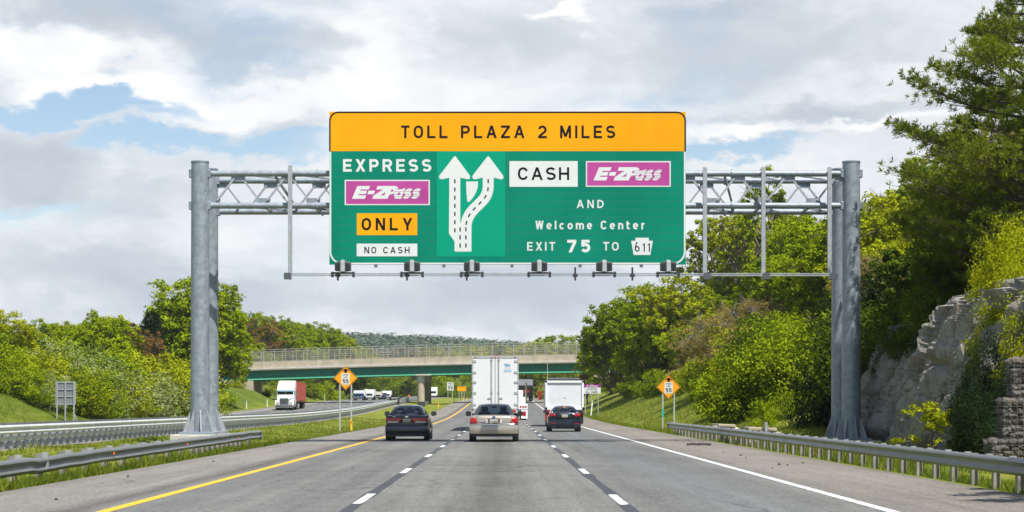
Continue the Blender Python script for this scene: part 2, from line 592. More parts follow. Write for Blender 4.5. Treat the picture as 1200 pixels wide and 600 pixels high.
def road_material(name, stops, x_lo, x_hi, fine_amp=1.0):
    """asphalt whose tone varies across the road (lanes, wheel paths, shoulders)"""
    m = bpy.data.materials.new(name)
    m.use_nodes = True
    nt = m.node_tree
    k = G(nt)
    b = nt.nodes['Principled BSDF']
    b.inputs['Roughness'].default_value = 0.88
    b.inputs['Specular IOR Level'].default_value = 0.25
    obj = k.n('ShaderNodeTexCoord').outputs['Object']
    sp = k.n('ShaderNodeSeparateXYZ')
    nt.links.new(obj, sp.inputs[0])
    wob = k.math('MULTIPLY', k.math('SUBTRACT', k.noise(k.vmath('MULTIPLY', obj, (0.4, 0.12, 1)), 2.0, 5, 0.65), 0.5), 0.7)
    x = k.math('ADD', sp.outputs[0], wob)
    c = k.ramp(k.rng(x, x_lo, x_hi), [((p - x_lo) / (x_hi - x_lo), q) for p, q in stops])
    # long streaks, patches, aggregate
    st = k.noise(k.vmath('MULTIPLY', obj, (2.2, 0.03, 1)), 1.5, 5, 0.6)
    pa = k.noise(k.vmath('MULTIPLY', obj, (1, 0.35, 1)), 0.35, 6, 0.7)
    ag = k.noise(k.vmath('MULTIPLY', obj, (1, 0.5, 1)), 17.0, 4, 0.85)
    v = k.math('ADD', k.rng(st, 0.3, 0.7, 0.86, 1.12), k.rng(pa, 0.3, 0.7, -0.18, 0.18))
    v = k.math('ADD', v, k.rng(k.noise(k.vmath('MULTIPLY', obj, (1, 0.4, 1)), 4.5, 4, 0.7), 0.3, 0.7, -0.14, 0.14))
    v = k.math('ADD', v, k.rng(ag, 0.3, 0.7, -0.50 * fine_amp, 0.50 * fine_amp))
    ck = k.n('ShaderNodeTexVoronoi', feature='DISTANCE_TO_EDGE')
    k.put(ck.inputs['Vector'], k.vmath('ADD', k.vmath('MULTIPLY', obj, (1, 0.35, 1)), k.vmath('MULTIPLY', k.noise(obj, 1.2, 4, 0.6, out=1), (0.7, 0.7, 0))))
    ck.inputs['Scale'].default_value = 0.33
    gate = k.rng(k.noise(obj, 0.11, 3, 0.5), 0.48, 0.58)
    v = k.math('SUBTRACT', v, k.math('MULTIPLY', k.math('MULTIPLY', k.rng(ck.outputs[0], 0.0, 0.012, 1, 0), gate), 0.45))
    hsv = k.n('ShaderNodeHueSaturation')
    nt.links.new(c, hsv.inputs['Color'])
    nt.links.new(v, hsv.inputs['Value'])
    nt.links.new(hsv.outputs[0], b.inputs['Base Color'])
    bp = k.n('ShaderNodeBump')
    bp.inputs['Strength'].default_value = 0.5
    bp.inputs['Distance'].default_value = 0.012
    nt.links.new(k.noise(obj, 40.0, 4, 0.7), bp.inputs['Height'])
    nt.links.new(bp.outputs[0], b.inputs['Normal'])
    return m


YEL, LD, RD, WHT = -5.45, -2.15, 1.76, 5.3
sh = (0.20, 0.188, 0.166)
ln = (0.158, 0.158, 0.147)
lw = (0.130, 0.132, 0.125)
road_m = road_material('asphalt', [(-8.4, (0.17, 0.155, 0.125)), (-8.1, sh), (-6.4, sh), (-5.95, (0.11, 0.10, 0.09)), (-5.55, ln), (-4.7, lw), (-3.8, ln), (-2.9, lw), (-2.2, ln), (-1.2, (0.168, 0.168, 0.153)),
                                   (-0.2, (0.106, 0.104, 0.096)), (0.9, (0.172, 0.170, 0.155)), (1.7, ln), (2.6, lw), (3.5, (0.135, 0.145, 0.143)), (4.4, lw), (5.2, ln), (5.5, (0.17, 0.16, 0.142)), (6.4, (0.2, 0.184, 0.158)), (8.1, (0.192, 0.172, 0.146)), (8.4, (0.14, 0.125, 0.1))], -8.6, 8.6)
mb = MB()
strip(mb, -8.4, 8.4, -25, 900, 0.0, 4.0, 4)
tag(mb.build('road', road_m), kind='structure')
opp_m = road_material('asphalt_opposite', [(-33, sh), (-31, sh), (-30.6, ln), (-28.5, lw), (-26.5, ln), (-24.5, lw), (-22.5, ln), (-20.2, ln), (-19.8, sh), (-18.4, sh)], -33.4, -18)
mb = MB()
strip(mb, -33.0, -18.6, -25, 900, 0.0, 4.0, 2)
tag(mb.build('opposite_road', opp_m), kind='structure')
grav_m = mat('gravel', (0.22, 0.2, 0.17), 0.95, 0, 0.45, 9.0, 0.8, 18)
mb = MB()
strip(mb, -18.6, -15.9, -25, 560, 0.006, 4.0, 1)
tag(mb.build('gravel_strip', grav_m), kind='structure')


def worn_paint(name, col, wear=0.5, worn=(0.17, 0.17, 0.165)):
    m = bpy.data.materials.new(name)
    m.use_nodes = True
    nt = m.node_tree
    k = G(nt)
    b = nt.nodes['Principled BSDF']
    b.inputs['Roughness'].default_value = 0.7
    obj = k.n('ShaderNodeTexCoord').outputs['Object']
    f = k.noise(k.vmath('MULTIPLY', obj, (1, 0.3, 1)), 9.0, 7, 0.75)
    nt.links.new(k.mixc(k.rng(f, wear, wear + 0.06), col, worn), b.inputs['Base Color'])
    return m


paint_w = worn_paint('white_road_paint', (0.66, 0.67, 0.66), 0.535)
paint_y = worn_paint('yellow_road_paint', (0.78, 0.42, 0.012), 0.62)
seal_m = mat('tar_seal', (0.042, 0.045, 0.05), 0.55, 0, 0.3, 3)
rng = random.Random(7)
mb = MB()   # black joint sealer under the lane lines
for X in (LD, RD):
    n = 240
    rows = []
    for i in range(n + 1):
        y = 12 + i * 2.0
        w = 0.092 + 0.05 * noise.noise(Vector((X, y * 0.35, 3)))
        o = 0.03 * noise.noise(Vector((X, y * 0.15, 9)))
        rows.append([(X + o - w, y, prof(y) + 0.004), (X + o + w, y, prof(y) + 0.004)])
    mb.loft(rows)
for (yy, xa, xb) in ((44.6, -2.0, 2.4), (40.6, -5.4, 0.8), (57.5, -4.8, -2.4), (33.5, -2.45, -1.85)):
    n = 40
    rows = [[(xa + (xb - xa) * i / n, yy + 0.10 * noise.noise(Vector((i * 0.3, yy, 0))) - 0.03, 0.004), (xa + (xb - xa) * i / n, yy + 0.10 * noise.noise(Vector((i * 0.3, yy, 0))) + 0.05, 0.004)] for i in range(n + 1)]
    mb.loft(rows)
tag(mb.build('road_seals', seal_m), kind='structure')
mb = MB()
strip(mb, WHT - 0.085, WHT + 0.085, -20, 880, 0.004, 4.0)
for k in range(-1, 60):
    for X, o in ((LD, 28.6), (RD, 28.3)):
        y = o + 12.19 * k - 1.55
        strip(mb, X - 0.07, X + 0.07, y, y + 3.05, 0.008, 3.05)
for k in range(0, 60):
    y = 60 + 12.19 * k
    for X in (-24.3, -27.7):
        strip(mb, X - 0.075, X + 0.075, y, y + 3.05, 0.004, 3.05)
strip(mb, -31.0, -30.85, -20, 880, 0.004, 4.0)
tag(mb.build('road_markings', paint_w), kind='structure')
mb = MB()
strip(mb, YEL - 0.09, YEL + 0.09, -20, 880, 0.004, 4.0)
strip(mb, -20.75, -20.6, -20, 880, 0.004, 4.0)
tag(mb.build('yellow_road_markings', paint_y), kind='structure')
# ------------------------------------------------------------------ lettering: a stroke alphabet like that on road signs
def arc(cx, cy, rx, ry, a0, a1, n=10):
    return [(cx + rx * math.cos(R(a0 + (a1 - a0) * i / n)), cy + ry * math.sin(R(a0 + (a1 - a0) * i / n))) for i in range(n + 1)]


def ribbon(pts, t, closed=False):
    P = [Vector((p[0], p[1])) for p in pts]
    Q = [P[0]]
    for p in P[1:]:
        if (p - Q[-1]).length > 1e-5: Q.append(p)
    if closed and (Q[0] - Q[-1]).length < 1e-5: Q.pop()
    n = len(Q)
    quads, L, Rr = [], [], []
    for i in range(n):
        if closed:
            d0, d1 = (Q[i] - Q[i - 1]).normalized(), (Q[(i + 1) % n] - Q[i]).normalized()
        else:
            d0 = (Q[i] - Q[max(i - 1, 0)]) if i else (Q[1] - Q[0])
            d1 = (Q[min(i + 1, n - 1)] - Q[i]) if i < n - 1 else d0
            d0, d1 = d0.normalized(), d1.normalized()
        m = (d0 + d1).normalized()
        nn = Vector((-m.y, m.x))
        k = max(0.5, abs(m.dot(d0)))
        L.append(Q[i] + nn * t / 2 / k)
        Rr.append(Q[i] - nn * t / 2 / k)
    for i in range(n if closed else n - 1):
        j = (i + 1) % n
        quads.append([tuple(L[i]), tuple(Rr[i]), tuple(Rr[j]), tuple(L[j])])
    return quads


def rect(x0, y0, x1, y1):
    return [[(x0, y0), (x1, y0), (x1, y1), (x0, y1)]]


def diag(x0, y0, x1, y1, t):
    h = t / 2 * math.hypot(x1 - x0, y1 - y0) / abs(y1 - y0)
    return [[(x0 - h, y0), (x0 + h, y0), (x1 + h, y1), (x1 - h, y1)]]


def bowl(x0, xr, yb, yt):
    """open bowl of P, R, D: from (x0, yt) round to (x0, yb)"""
    r = (yt - yb) / 2
    rx = min(r, xr - x0)
    return [(x0, yt), (xr - rx, yt)] + arc(xr - rx, (yt + yb) / 2, rx, r, 90, -90, 12) + [(x0, yb)]


def glyph(ch, t, w):
    """(advance width, list of strokes; a stroke is a list of polygons). w: width of an average capital"""
    a, b = t / 2, 1 - t / 2
    X = 0.74                                   # x-height
    S = []
    if ch == ' ': return 0.55 * w, []
    if ch == 'E': W = w * 0.88; S = [rect(0, 0, t, 1), rect(t, 1 - t, W, 1), rect(t, .5 - a, W * .92, .5 + a), rect(t, 0, W, t)]
    elif ch == 'F': W = w * 0.86; S = [rect(0, 0, t, 1), rect(t, 1 - t, W, 1), rect(t, .5 - a, W * .9, .5 + a)]
    elif ch == 'L': W = w * 0.86; S = [rect(0, 0, t, 1), rect(t, 0, W, t)]
    elif ch == 'T': W = w * 0.9; S = [rect(0, 1 - t, W, 1), rect(W / 2 - a, 0, W / 2 + a, 1 - t)]
    elif ch == 'I': W = t; S = [rect(0, 0, t, 1)]
    elif ch == 'H': W = w; S = [rect(0, 0, t, 1), rect(W - t, 0, W, 1), rect(t, .5 - a, W - t, .5 + a)]
    elif ch == 'N': W = w; S = [rect(0, 0, t, 1), rect(W - t, 0, W, 1), diag(t * .55, 1, W - t * .55, 0, t)]
    elif ch == 'M': W = w * 1.16; S = [rect(0, 0, t, 1), rect(W - t, 0, W, 1), diag(t * .55, 1, W / 2, .12, t), diag(W - t * .55, 1, W / 2, .12, t)]
    elif ch == 'A': W = w * 1.12; S = [diag(t * .55, 0, W / 2, 1, t), diag(W - t * .55, 0, W / 2, 1, t), rect(W * .24, .24, W * .76, .24 + t)]
    elif ch == 'X': W = w * 1.02; S = [diag(t * .6, 0, W - t * .6, 1, t), diag(t * .6, 1, W - t * .6, 0, t)]
    elif ch == 'Y': W = w * 1.06; S = [rect(W / 2 - a, 0, W / 2 + a, .44), diag(t * .6, 1, W / 2, .38, t), diag(W - t * .6, 1, W / 2, .38, t)]
    elif ch == 'W': W = w * 1.35; S = [diag(t * .5, 1, W * .27, 0, t), diag(W * .5, 1, W * .27, 0, t), diag(W * .5, 1, W * .73, 0, t), diag(W - t * .5, 1, W * .73, 0, t)]
    elif ch == 'Z': W = w * .95; S = [rect(0, 1 - t, W, 1), rect(0, 0, W, t), diag(t * .7, t, W - t * .7, 1 - t, t)]
    elif ch == 'O' or ch == '0':
        W = w * (1.0 if ch == 'O' else .9); rx = W / 2 - a; ry = min(.5 - a, rx * 1.05)
        S = [ribbon(arc(W / 2, 1 - a - ry, rx, ry, 0, 180, 14) + arc(W / 2, a + ry, rx, ry, 180, 360, 14), t, True)]
    elif ch in 'CG':
        W = w; rx = W / 2 - a; ry = min(.5 - a, rx * 1.05)
        S = [ribbon(arc(W / 2, 1 - a - ry, rx, ry, 22, 180, 14) + arc(W / 2, a + ry, rx, ry, 180, 338, 14), t)]
    elif ch == 'D': W = w; S = [rect(0, 0, t, 1), ribbon(bowl(t, W - a, a, b), t)]
    elif ch == 'P': W = w * .95; S = [rect(0, 0, t, 1), ribbon(bowl(t, W - a, .45, b), t)]
    elif ch == 'B': W = w * .95; S = [rect(0, 0, t, 1), ribbon(bowl(t, W - a, .53, b), t), ribbon(bowl(t, W - a, a, .50), t)]
    elif ch == 'R': W = w; S = [rect(0, 0, t, 1), ribbon(bowl(t, W - a - .02, .46, b), t), diag(W * .55, .46, W - t * .6, 0, t)]
    elif ch in 'Ss5':
        h = X if ch == 's' else 1.0
        W = w * (.82 if ch == 's' else .96)
        rx = W / 2 - a
        if ch == '5':
            ry = .31 - a / 2
            S = [rect(t * .3, 1 - t, W * .93, 1), rect(t * .3, .46, t * 1.3, 1 - t), ribbon([(t * .8, .54)] + arc(W / 2, a + ry, rx, ry, 110, -150, 18), t)]
        else:
            ry = (h - t) / 4
            S = [ribbon(arc(W / 2, h - a - ry, rx, ry, 28, 270, 16) + arc(W / 2, a + ry, rx, ry, 90, -152, 16)[1:], t)]
    elif ch == '2':
        W = w * .92; rx = W / 2 - a; ry = .3 - a / 2
        S = [ribbon(arc(W / 2, b - ry, rx, ry, 165, -25, 14) + [(a * 1.2, t * .9)], t), rect(0, 0, W, t)]
    elif ch == '8':
        W = w * .92; rx = W / 2 - a; ry = (1 - t) / 4
        S = [ribbon(arc(W / 2, b - ry, rx * .92, ry, 0, 360, 16), t, True), ribbon(arc(W / 2, a + ry, rx, ry, 0, 360, 16), t, True)]
    elif ch == '7': W = w * .9; S = [rect(0, 1 - t, W, 1), diag(W * .32, 0, W - t * .6, 1 - t, t)]
    elif ch == '1': W = t * 1.9; S = [rect(W - t, 0, W, 1), diag(t * .35, .8, W - t * .4, .98, t * .9)]
    elif ch == '6':
        W = w * .95; rx = W / 2 - a; ry = .31 - a / 2
        S = [ribbon(arc(W / 2, a + ry, rx, ry, 0, 360, 18), t, True), ribbon(arc(W * .98, a + ry, W * .98 - a, 1.32 - a - ry, 122, 180, 10), t)]
    elif ch == 'e':
        W = w * .9; rx = W / 2 - a; ry = X / 2 - a
        S = [ribbon(arc(W / 2, X / 2, rx, ry, 0, 318, 18), t), rect(t * .8, X / 2 - a * .9, W - a, X / 2 + a * .7)]
    elif ch == 'c': W = w * .86; S = [ribbon(arc(W / 2, X / 2, W / 2 - a, X / 2 - a, 42, 318, 16), t)]
    elif ch == 'o': W = w * .9; S = [ribbon(arc(W / 2, X / 2, W / 2 - a, X / 2 - a, 0, 360, 18), t, True)]
    elif ch == 'l': W = t; S = [rect(0, 0, t, 1)]
    elif ch == 'n': W = w * .84; r = W / 2 - a; S = [rect(0, 0, t, X), ribbon([(a, X * .5)] + arc(W / 2, X - a - r, r, r, 160, 0, 10) + [(W - a, 0)], t)]
    elif ch == 'm':
        W = w * 1.36; r = W / 4 - a * .5
        S = [rect(0, 0, t, X)]
        for c in (a + r, a + 3 * r): S.append(ribbon([(c - r, X * .5)] + arc(c, X - a - r, r, r, 160, 0, 8) + [(c + r, 0)], t))
    elif ch == 't': W = w * .58; S = [ribbon([(W * .32, .96), (W * .32, a + .12)] + arc(W * .32 + .13, a + .12, .13, .12, 180, 270, 5) + [(W, a)], t), rect(0, X - t, W * .95, X)]
    elif ch == 'r': W = w * .56; S = [rect(0, 0, t, X), ribbon([(a, X * .5)] + arc(W * .75, X - a - .2, W * .75 - a, .2, 165, 75, 6), t)]
    elif ch == 'a': W = w * .88; S = [ribbon(arc(W / 2, X * .46, W / 2 - a, X * .46 - a, 0, 360, 16), t, True), rect(W - t, 0, W, X)]
    elif ch == '-': W = t * 1.3; S = [rect(0, .5 - a, W, .5 + a)]
    else: W = w
    return W, S


def lettering(name, text, m, x0, x1, zb, zt, yplane, t=0.17, w=0.66, shear=0.0, parent=None, fit=True, gap=None, out=0.0):
    """flat letters on the plane y = yplane, facing the camera side (-y); fitted between x0 and x1"""
    h = zt - zb
    items = [glyph(c, t, w) for c in text]
    total = sum(i[0] for i in items)
    n = max(1, len(text) - 1)
    if gap is None:
        gp = ((x1 - x0) / h - shear - total) / n
        ws = 1.0
        if gp < 0.08:
            gp = 0.10
            ws = ((x1 - x0) / h - shear) / (total + gp * n)
    else:
        gp = gap
        ws = ((x1 - x0) / h - shear) / (total + gp * n)
    mb = MB()
    cx = 0.0
    for W, S in items:
        for j, stroke in enumerate(S):
            y = yplane - 0.0006 * (j + 1) - out
            for q in stroke:
                mb.add([(x0 + h * ((cx + px) * ws + shear * py), y, zb + h * py) for px, py in q], [tuple(range(len(q)))])
        cx += W + gp
    o = mb.build(name, m, parent, fix=False)
    return o


# ------------------------------------------------------------------ the gantry
GD = 71.0                       # distance of the front truss plane
def SX(px, d): return (px - VPX) * d / F_PX
def SZ(py, d): return H_CAM + (VPY - py) * d / F_PX

DEPTH = 2.25
XL, XR = SX(234.5, GD), SX(997.5, GD)
ZT = SZ(190, GD)
gan = thing('sign_gantry', 'tall grey galvanized steel gantry spanning the three lanes with lattice truss and double round columns', 'gantry', (0, GD, 0))
def L(y): return y - GD          # local y of the gantry


for (X, zb, side) in ((XL, SZ(509, GD), -1), (XR, SZ(516, GD), 1)):
    for yy in (0.0, DEPTH):
        mb = MB()
        r0, r1 = 0.37, 0.335
        mb.tube([(X, yy, zb + 0.10), (X, yy, zb + 3), (X, yy, ZT - 0.02)], [r0, r0 * 0.97, r1], 28)
        col = mb.build('column', M['galv'], gan, smooth=True)
        mod = col.modifiers.new('e', 'EDGE_SPLIT'); mod.split_angle = R(40)
        mb = MB()
        mb.tube([(X, yy, ZT - 0.02), (X, yy, ZT + 0.03)], [r1 + 0.02, r1 + 0.015], 28)
        mb.build('column_cap', M['galv'], col)
        mb = MB()
        mb.box(X - 0.68, X + 0.68, yy - 0.6, yy + 0.6, zb, zb + 0.10)
        mb.build('base_plate', M['galv'], col, bevel=0.01)
        mb = MB()
        for k in range(8):
            a = 2 * math.pi * k / 8 + 0.2
            c, s_ = math.cos(a), math.sin(a)
            t = Vector((-s_, c, 0)) * 0.018
            q = [Vector((X + c * 0.34, yy + s_ * 0.34, zb + 0.10)), Vector((X + c * 0.64, yy + s_ * 0.58, zb + 0.10)), Vector((X + c * 0.62, yy + s_ * 0.56, zb + 0.22)), Vector((X + c * 0.36, yy + s_ * 0.36, zb + 0.95))]
            mb.prism([p - t for p in q], 2 * t)
        mb.build('gusset', M['galv_light'], col)
    mb = MB()
    for z0 in (zb + 2.2, zb + 4.6):
        mb.tube([(X, 0.30, z0), (X, DEPTH - 0.30, z0 + 0.9)], 0.07, 8)
    mb.build('cross_brace', M['galv'], gan, smooth=True)
    mb = MB()
    mb.box(X - 1.0, X + 1.0, -0.95, DEPTH + 0.95, -0.5, zb - 0.002)
    mb.build('footing', M['conc_pale'], gan, bevel=0.03)

z_top, z_bot = SZ(203.5, GD), SZ(241, GD)
xa, xb = XL + 0.30, XR - 0.30
for (yy, zz, nm) in ((0, z_top, 'top_chord'), (0, z_bot, 'bottom_chord'), (DEPTH, z_top, 'top_chord'), (DEPTH, z_bot, 'bottom_chord')):
    mb = MB()
    mb.tube([(xa, yy, zz), (xb, yy, zz)], 0.118, 16)
    for xf in (xa + 4.2, xa + 11.0, xb - 4.3):
        mb.tube([(xf - 0.03, yy, zz), (xf + 0.03, yy, zz)], 0.17, 16)
    mb.build(nm, M['galv'], gan, smooth=True).modifiers.new('e', 'EDGE_SPLIT').split_angle = R(40)
    # short stubs through to the column, with flange plates
    mb = MB()
    for X in (XL, XR):
        mb.box(X - 0.42, X + 0.42, yy - 0.13, yy + 0.13, zz - 0.16, zz + 0.16)
    mb.build('column_saddle', M['galv'], gan, bevel=0.02)
pan = 1.925
n_p = int((xb - xa) / pan)
off0 = (xb - xa - n_p * pan) / 2 + xa
for (yy, ph) in ((0.0, 0.0), (DEPTH, 0.5)):
    mb = MB()
    gp_ = []
    for i in range(-1, n_p + 1):
        xt = off0 + (i + 0.25 + ph) * pan
        for (xc, zc, s_) in ((xt, z_top, -1), (xt + pan / 2, z_bot, 1)):
            if xa + 0.2 < xc < xb - 0.2:
                zz = zc + s_ * 0.17
                gp_.append(MB().box(xc - 0.27, xc + 0.27, yy - 0.012, yy + 0.012, zz - 0.13, zz + 0.12))
        for (x0, x1) in ((xt + 0.16, xt + pan / 2 - 0.16), (xt + pan - 0.16, xt + pan / 2 + 0.16)):
            if min(x0, x1) > xa and max(x0, x1) < xb:
                mb.bar((x0, yy + (0.03 if x0 < x1 else -0.03), z_top - 0.2), (x1, yy + (0.03 if x0 < x1 else -0.03), z_bot + 0.2), 0.075, 0.075)
    o = mb.build('truss_web', M['galv_light'], gan)
    for q in gp_: q.build('gusset_plate', M['galv'], o)
mb = MB()
for i in range(0, n_p + 1):
    xt = off0 + (i + 0.25) * pan
    if xa < xt < xb - 0.2:
        mb.bar((xt, 0.1, z_top - 0.05), (xt, DEPTH - 0.1, z_top - 0.05), 0.08, 0.08)
        mb.bar((xt + pan / 2 if xt + pan / 2 < xb else xt, 0.1, z_bot + 0.02), (xt + pan / 2 if xt + pan / 2 < xb else xt, DEPTH - 0.1, z_bot + 0.02), 0.08, 0.08)
    if i % 3 == 1 and xa < xt < xb - 1:
        mb.bar((xt - 0.5, 0.1, z_top - 0.1), (xt + 0.1, DEPTH - 0.1, z_bot + 0.1), 0.07, 0.09)
    if xa < xt < xb - pan:
        mb.bar((xt, 0.1, z_top), (xt + pan, DEPTH - 0.1, z_top), 0.06, 0.06)
        mb.bar((xt, 0.1, z_bot), (xt + pan, DEPTH - 0.1, z_bot), 0.06, 0.06)
mb.build('truss_bracing', M['galv'], gan)
# hangers in front of the truss and the light bar they carry
HD = GD - 0.42
BARY = GD - 1.25
zbar = SZ(322, BARY)
for px in (340, 440, 520, 600, 680, 752, 826, 894.5, 972):
    x = SX(px, HD)
    vis = px in (340, 826, 894.5, 972)
    mb = MB()
    top = SZ(194 if px == 340 else 196, HD)
    zlo = zbar + 0.04 if vis else zbar + 0.35
    if not vis: top = z_top + 0.15
    yh = HD - GD if vis else -0.24
    wdt = 0.15 if vis else 0.12
    mb.box(x - wdt / 2, x + wdt / 2, yh - 0.06, yh - 0.045, zlo, top)
    mb.box(x - 0.012, x + 0.012, yh - 0.045, yh + 0.06, zlo, top)
    mb.box(x - wdt / 2, x + wdt / 2, yh + 0.06, yh + 0.075, zlo, top)
    h = mb.build('hanger', M['galv_light'], gan)
    mb = MB()
    for zz in (z_top, z_bot):
        mb.box(x - 0.06, x + 0.06, yh + 0.08, -0.10, zz - 0.05, zz + 0.05)
    mb.build('clamp', M['galv'], h)
    if not vis: continue
    mb = MB()
    mb.box(x - 0.05, x + 0.05, L(BARY) - 0.1, yh + 0.08, zbar - 0.12, zbar - 0.05)
    mb.box(x - 0.13, x + 0.13, L(BARY) - 0.12, L(BARY) + 0.12, zbar - 0.17, zbar + 0.07)
    mb.build('bar_bracket', M['darkgrey'], h)
mb = MB()
xa2, xb2 = SX(336, BARY), SX(976, BARY)
mb.box(xa2, xb2, L(BARY) - 0.05, L(BARY) + 0.05, zbar + 0.015, zbar + 0.06)
mb.box(xa2, xb2, L(BARY) - 0.05, L(BARY) + 0.05, zbar - 0.05, zbar - 0.008)
mb.build('light_bar', M['galv_light'], gan)
mb = MB()
mb.tube([(xa2 + 1.9, L(BARY) + 0.09, zbar - 0.02), (xb2 - 4.5, L(BARY) + 0.09, zbar - 0.02)], 0.022, 6)
for px in (402, 483, 553, 680, 747):
    x = SX(px - 6, BARY)
    mb.box(x - 0.035, x + 0.035, L(BARY) - 0.08, L(BARY) + 0.02, zbar - 0.22, zbar + (0.28 if px in (553, 680, 747) else 0.1))
    mb.box(x - 0.09, x + 0.09, L(BARY) - 0.1, L(BARY) + 0.05, zbar - 0.08, zbar + 0.02)
mb.build('conduit', M['dark'], gan)

# sign lights: two-faced flood lamps on the bar, tipped towards the sign
LIGHT_LABELS = ['twin dark floodlight on the bar under the NO CASH panel of the big sign', 'twin dark floodlight on the bar right under the dark line where EXPRESS ends, beside the NO CASH panel',
                'twin dark floodlight on the bar under the white split arrow', 'twin dark floodlight on the bar under the word EXIT of the green sign',
                'twin dark floodlight on the bar under the word TO of the green sign', 'twin dark floodlight on the bar under the bottom corner nearest the 611 shield']
LIGHT_LABELS[0] = 'twin dark floodlight on the bar at the sign corner nearest the guide rail median'
LIGHT_LABELS[0] = 'twin dark floodlight under the lower sign corner on the EXPRESS side'
LIGHT_LABELS[1] = 'twin dark floodlight on the bar under the SH end of the NO CASH panel'
fl = None
for lab, px in zip(LIGHT_LABELS, (402, 483, 553, 632, 708, 783)):
    x = SX(px, BARY)
    if fl is None:
        fl = thing('sign_floodlight', lab, 'floodlight', (x, BARY, zbar + 0.062), 0, 'floodlights under the overhead sign')
        mb = MB()
        for s_ in (-1, 1):
            mb.prism([(s_ * 0.09, -0.2, 0.06), (s_ * 0.30, -0.16, 0.09), (s_ * 0.30, -0.16, 0.40), (s_ * 0.09, -0.2, 0.44)], (0, 0.34, 0))
        hs = mb.build('housing', M['darkgrey'], fl, bevel=0.015)
        mb = MB()
        mb.box(-0.085, 0.085, -0.235, 0.1, 0.04, 0.43)
        mb.build('ballast_box', M['alu'], fl, bevel=0.02)
        mb = MB()
        mb.prism([(-0.10, -0.22, 0.445), (0.10, -0.22, 0.445), (0.05, -0.1, 0.50), (-0.05, -0.1, 0.50)], (0, 0.22, 0))
        mb.build('hood', M['galv_light'], fl, bevel=0.02)
        mb = MB()
        for s_ in (-1, 1):
            for q in range(4):
                z = 0.13 + q * 0.07
                mb.box(s_ * 0.10 if s_ > 0 else -0.295, 0.295 if s_ > 0 else -0.10, -0.215, -0.19, z, z + 0.018)
        mb.build('cooling_fins', M['dark'], hs)
        mb = MB()
        mb.box(-0.34, 0.34, -0.09, 0.09, 0.0, 0.035)
        for s_ in (-1, 1):
            mb.box(s_ * 0.40 - 0.045, s_ * 0.40 + 0.045, -0.1, 0.06, -0.16, 0.05)
        mb.build('mount', M['dark'], fl)
    else:
        c = copy_tree(fl)
        c.location = (x, BARY, zbar + 0.062)
        c['label'] = lab

# ------------------------------------------------------------------ the overhead sign
SD = GD - 0.34                     # its face
sg = thing('overhead_sign', 'large green and yellow overhead toll plaza sign hung on the gantry above the lanes', 'road sign', (0, SD, SZ(310, SD)))
Z0 = SZ(310, SD)
def SP(px, py): return (SX(px, SD), SZ(py, SD) - Z0)


def panel(name, px0, px1, py0, py1, y, m, parent, th=0.05):
    (x0, z1), (x1, z0) = SP(px0, py0), SP(px1, py1)
    mb = MB()
    mb.box(x0, x1, y, y + th, z0, z1)
    return mb.build(name, m, parent)


green = panel('green_panel', 386, 803.5, 177.3, 310, 0, M['sign_green'], sg)
yellow = panel('yellow_panel', 386, 803.5, 131, 177.1, 0, M['sign_yellow'], sg)
mid = panel('arrow_panel', 512, 592, 177.3, 300.5, -0.004, M['sign_green2'], sg, 0.002)


def rounded_line(px0, px1, py0, py1, r, wd, corners, y, open_side):
    """border line on the sign, three sides with two rounded corners; a flat ribbon"""
    pts = []
    if open_side == 'top':      # goes down, across the bottom, up
        pts = [(px0, py0), (px0, py1 - r)] + [(px0 + r - r * math.cos(R(a)), py1 - r + r * math.sin(R(a))) for a in range(10, 91, 10)] + [(px1 - r + r * math.sin(R(a)), py1 - r + r * math.cos(R(a))) for a in range(0, 91, 10)] + [(px1, py0)]
    else:
        pts = [(px0, py1), (px0, py0 + r)] + [(px0 + r - r * math.cos(R(a)), py0 + r - r * math.sin(R(a))) for a in range(10, 91, 10)] + [(px1 - r + r * math.sin(R(a)), py0 + r - r * math.cos(R(a))) for a in range(0, 91, 10)] + [(px1, py1)]
    q = [SP(*p) for p in pts]
    mb = MB()
    for quad in ribbon(q, wd):
        mb.add([(a, y, b) for a, b in quad], [(0, 1, 2, 3)])
    return mb


rounded_line(387.2, 802.4, 178, 308.8, 14, 0.062, 2, -0.005, 'top').build('border', M['sign_white'], green, fix=False)
rounded_line(386.6, 803.0, 131.6, 177, 10, 0.06, 2, -0.003, 'bottom').build('border', M['sign_black'], yellow, fix=False)
# joints of the stacked aluminium planks: shallow dark grooves
mb = MB()
zt_, zb_ = SP(0, 131)[1], SP(0, 310)[1]
x0_, x1_ = SP(386, 0)[0], SP(803.5, 0)[0]
mb.box(x0_, x1_, 0.05, 0.09, zb_, zt_)
mb.build('backing', M['alu'], sg)
seam = mat('sign_seam', (0.0, 0.155, 0.095), 0.5)
mb = MB()
k = 0
for px in (594.5,):
    x = SP(px, 0)[0]
    mb.box(x - 0.018, x + 0.018, -0.0016, 0.0, SP(0, 309)[1], SP(0, 178.5)[1])
z = zb_ + 0.305
while z < SP(0, 180)[1]:
    mb.box(x0_ + 0.1, x1_ - 0.1, -0.001, 0.0, z - 0.010, z + 0.010)
    z += 0.305
mb.build('seam', seam, green)
lettering('lettering', 'TOLL PLAZA 2 MILES', M['sign_black'], SP(470, 0)[0], SP(721, 0)[0], SP(0, 162)[1], SP(0, 147)[1], -0.003, 0.18, 0.74, parent=yellow)
lettering('lettering', 'EXPRESS', M['sign_white'], SP(402, 0)[0], SP(505.5, 0)[0], SP(0, 201.2)[1], SP(0, 186.5)[1], -0.003, 0.20, 0.78, parent=green)


def sub_panel(name, px0, px1, py0, py1, m, border=None):
    o = panel(name, px0, px1, py0, py1, -0.006, m, sg, 0.004)
    return o


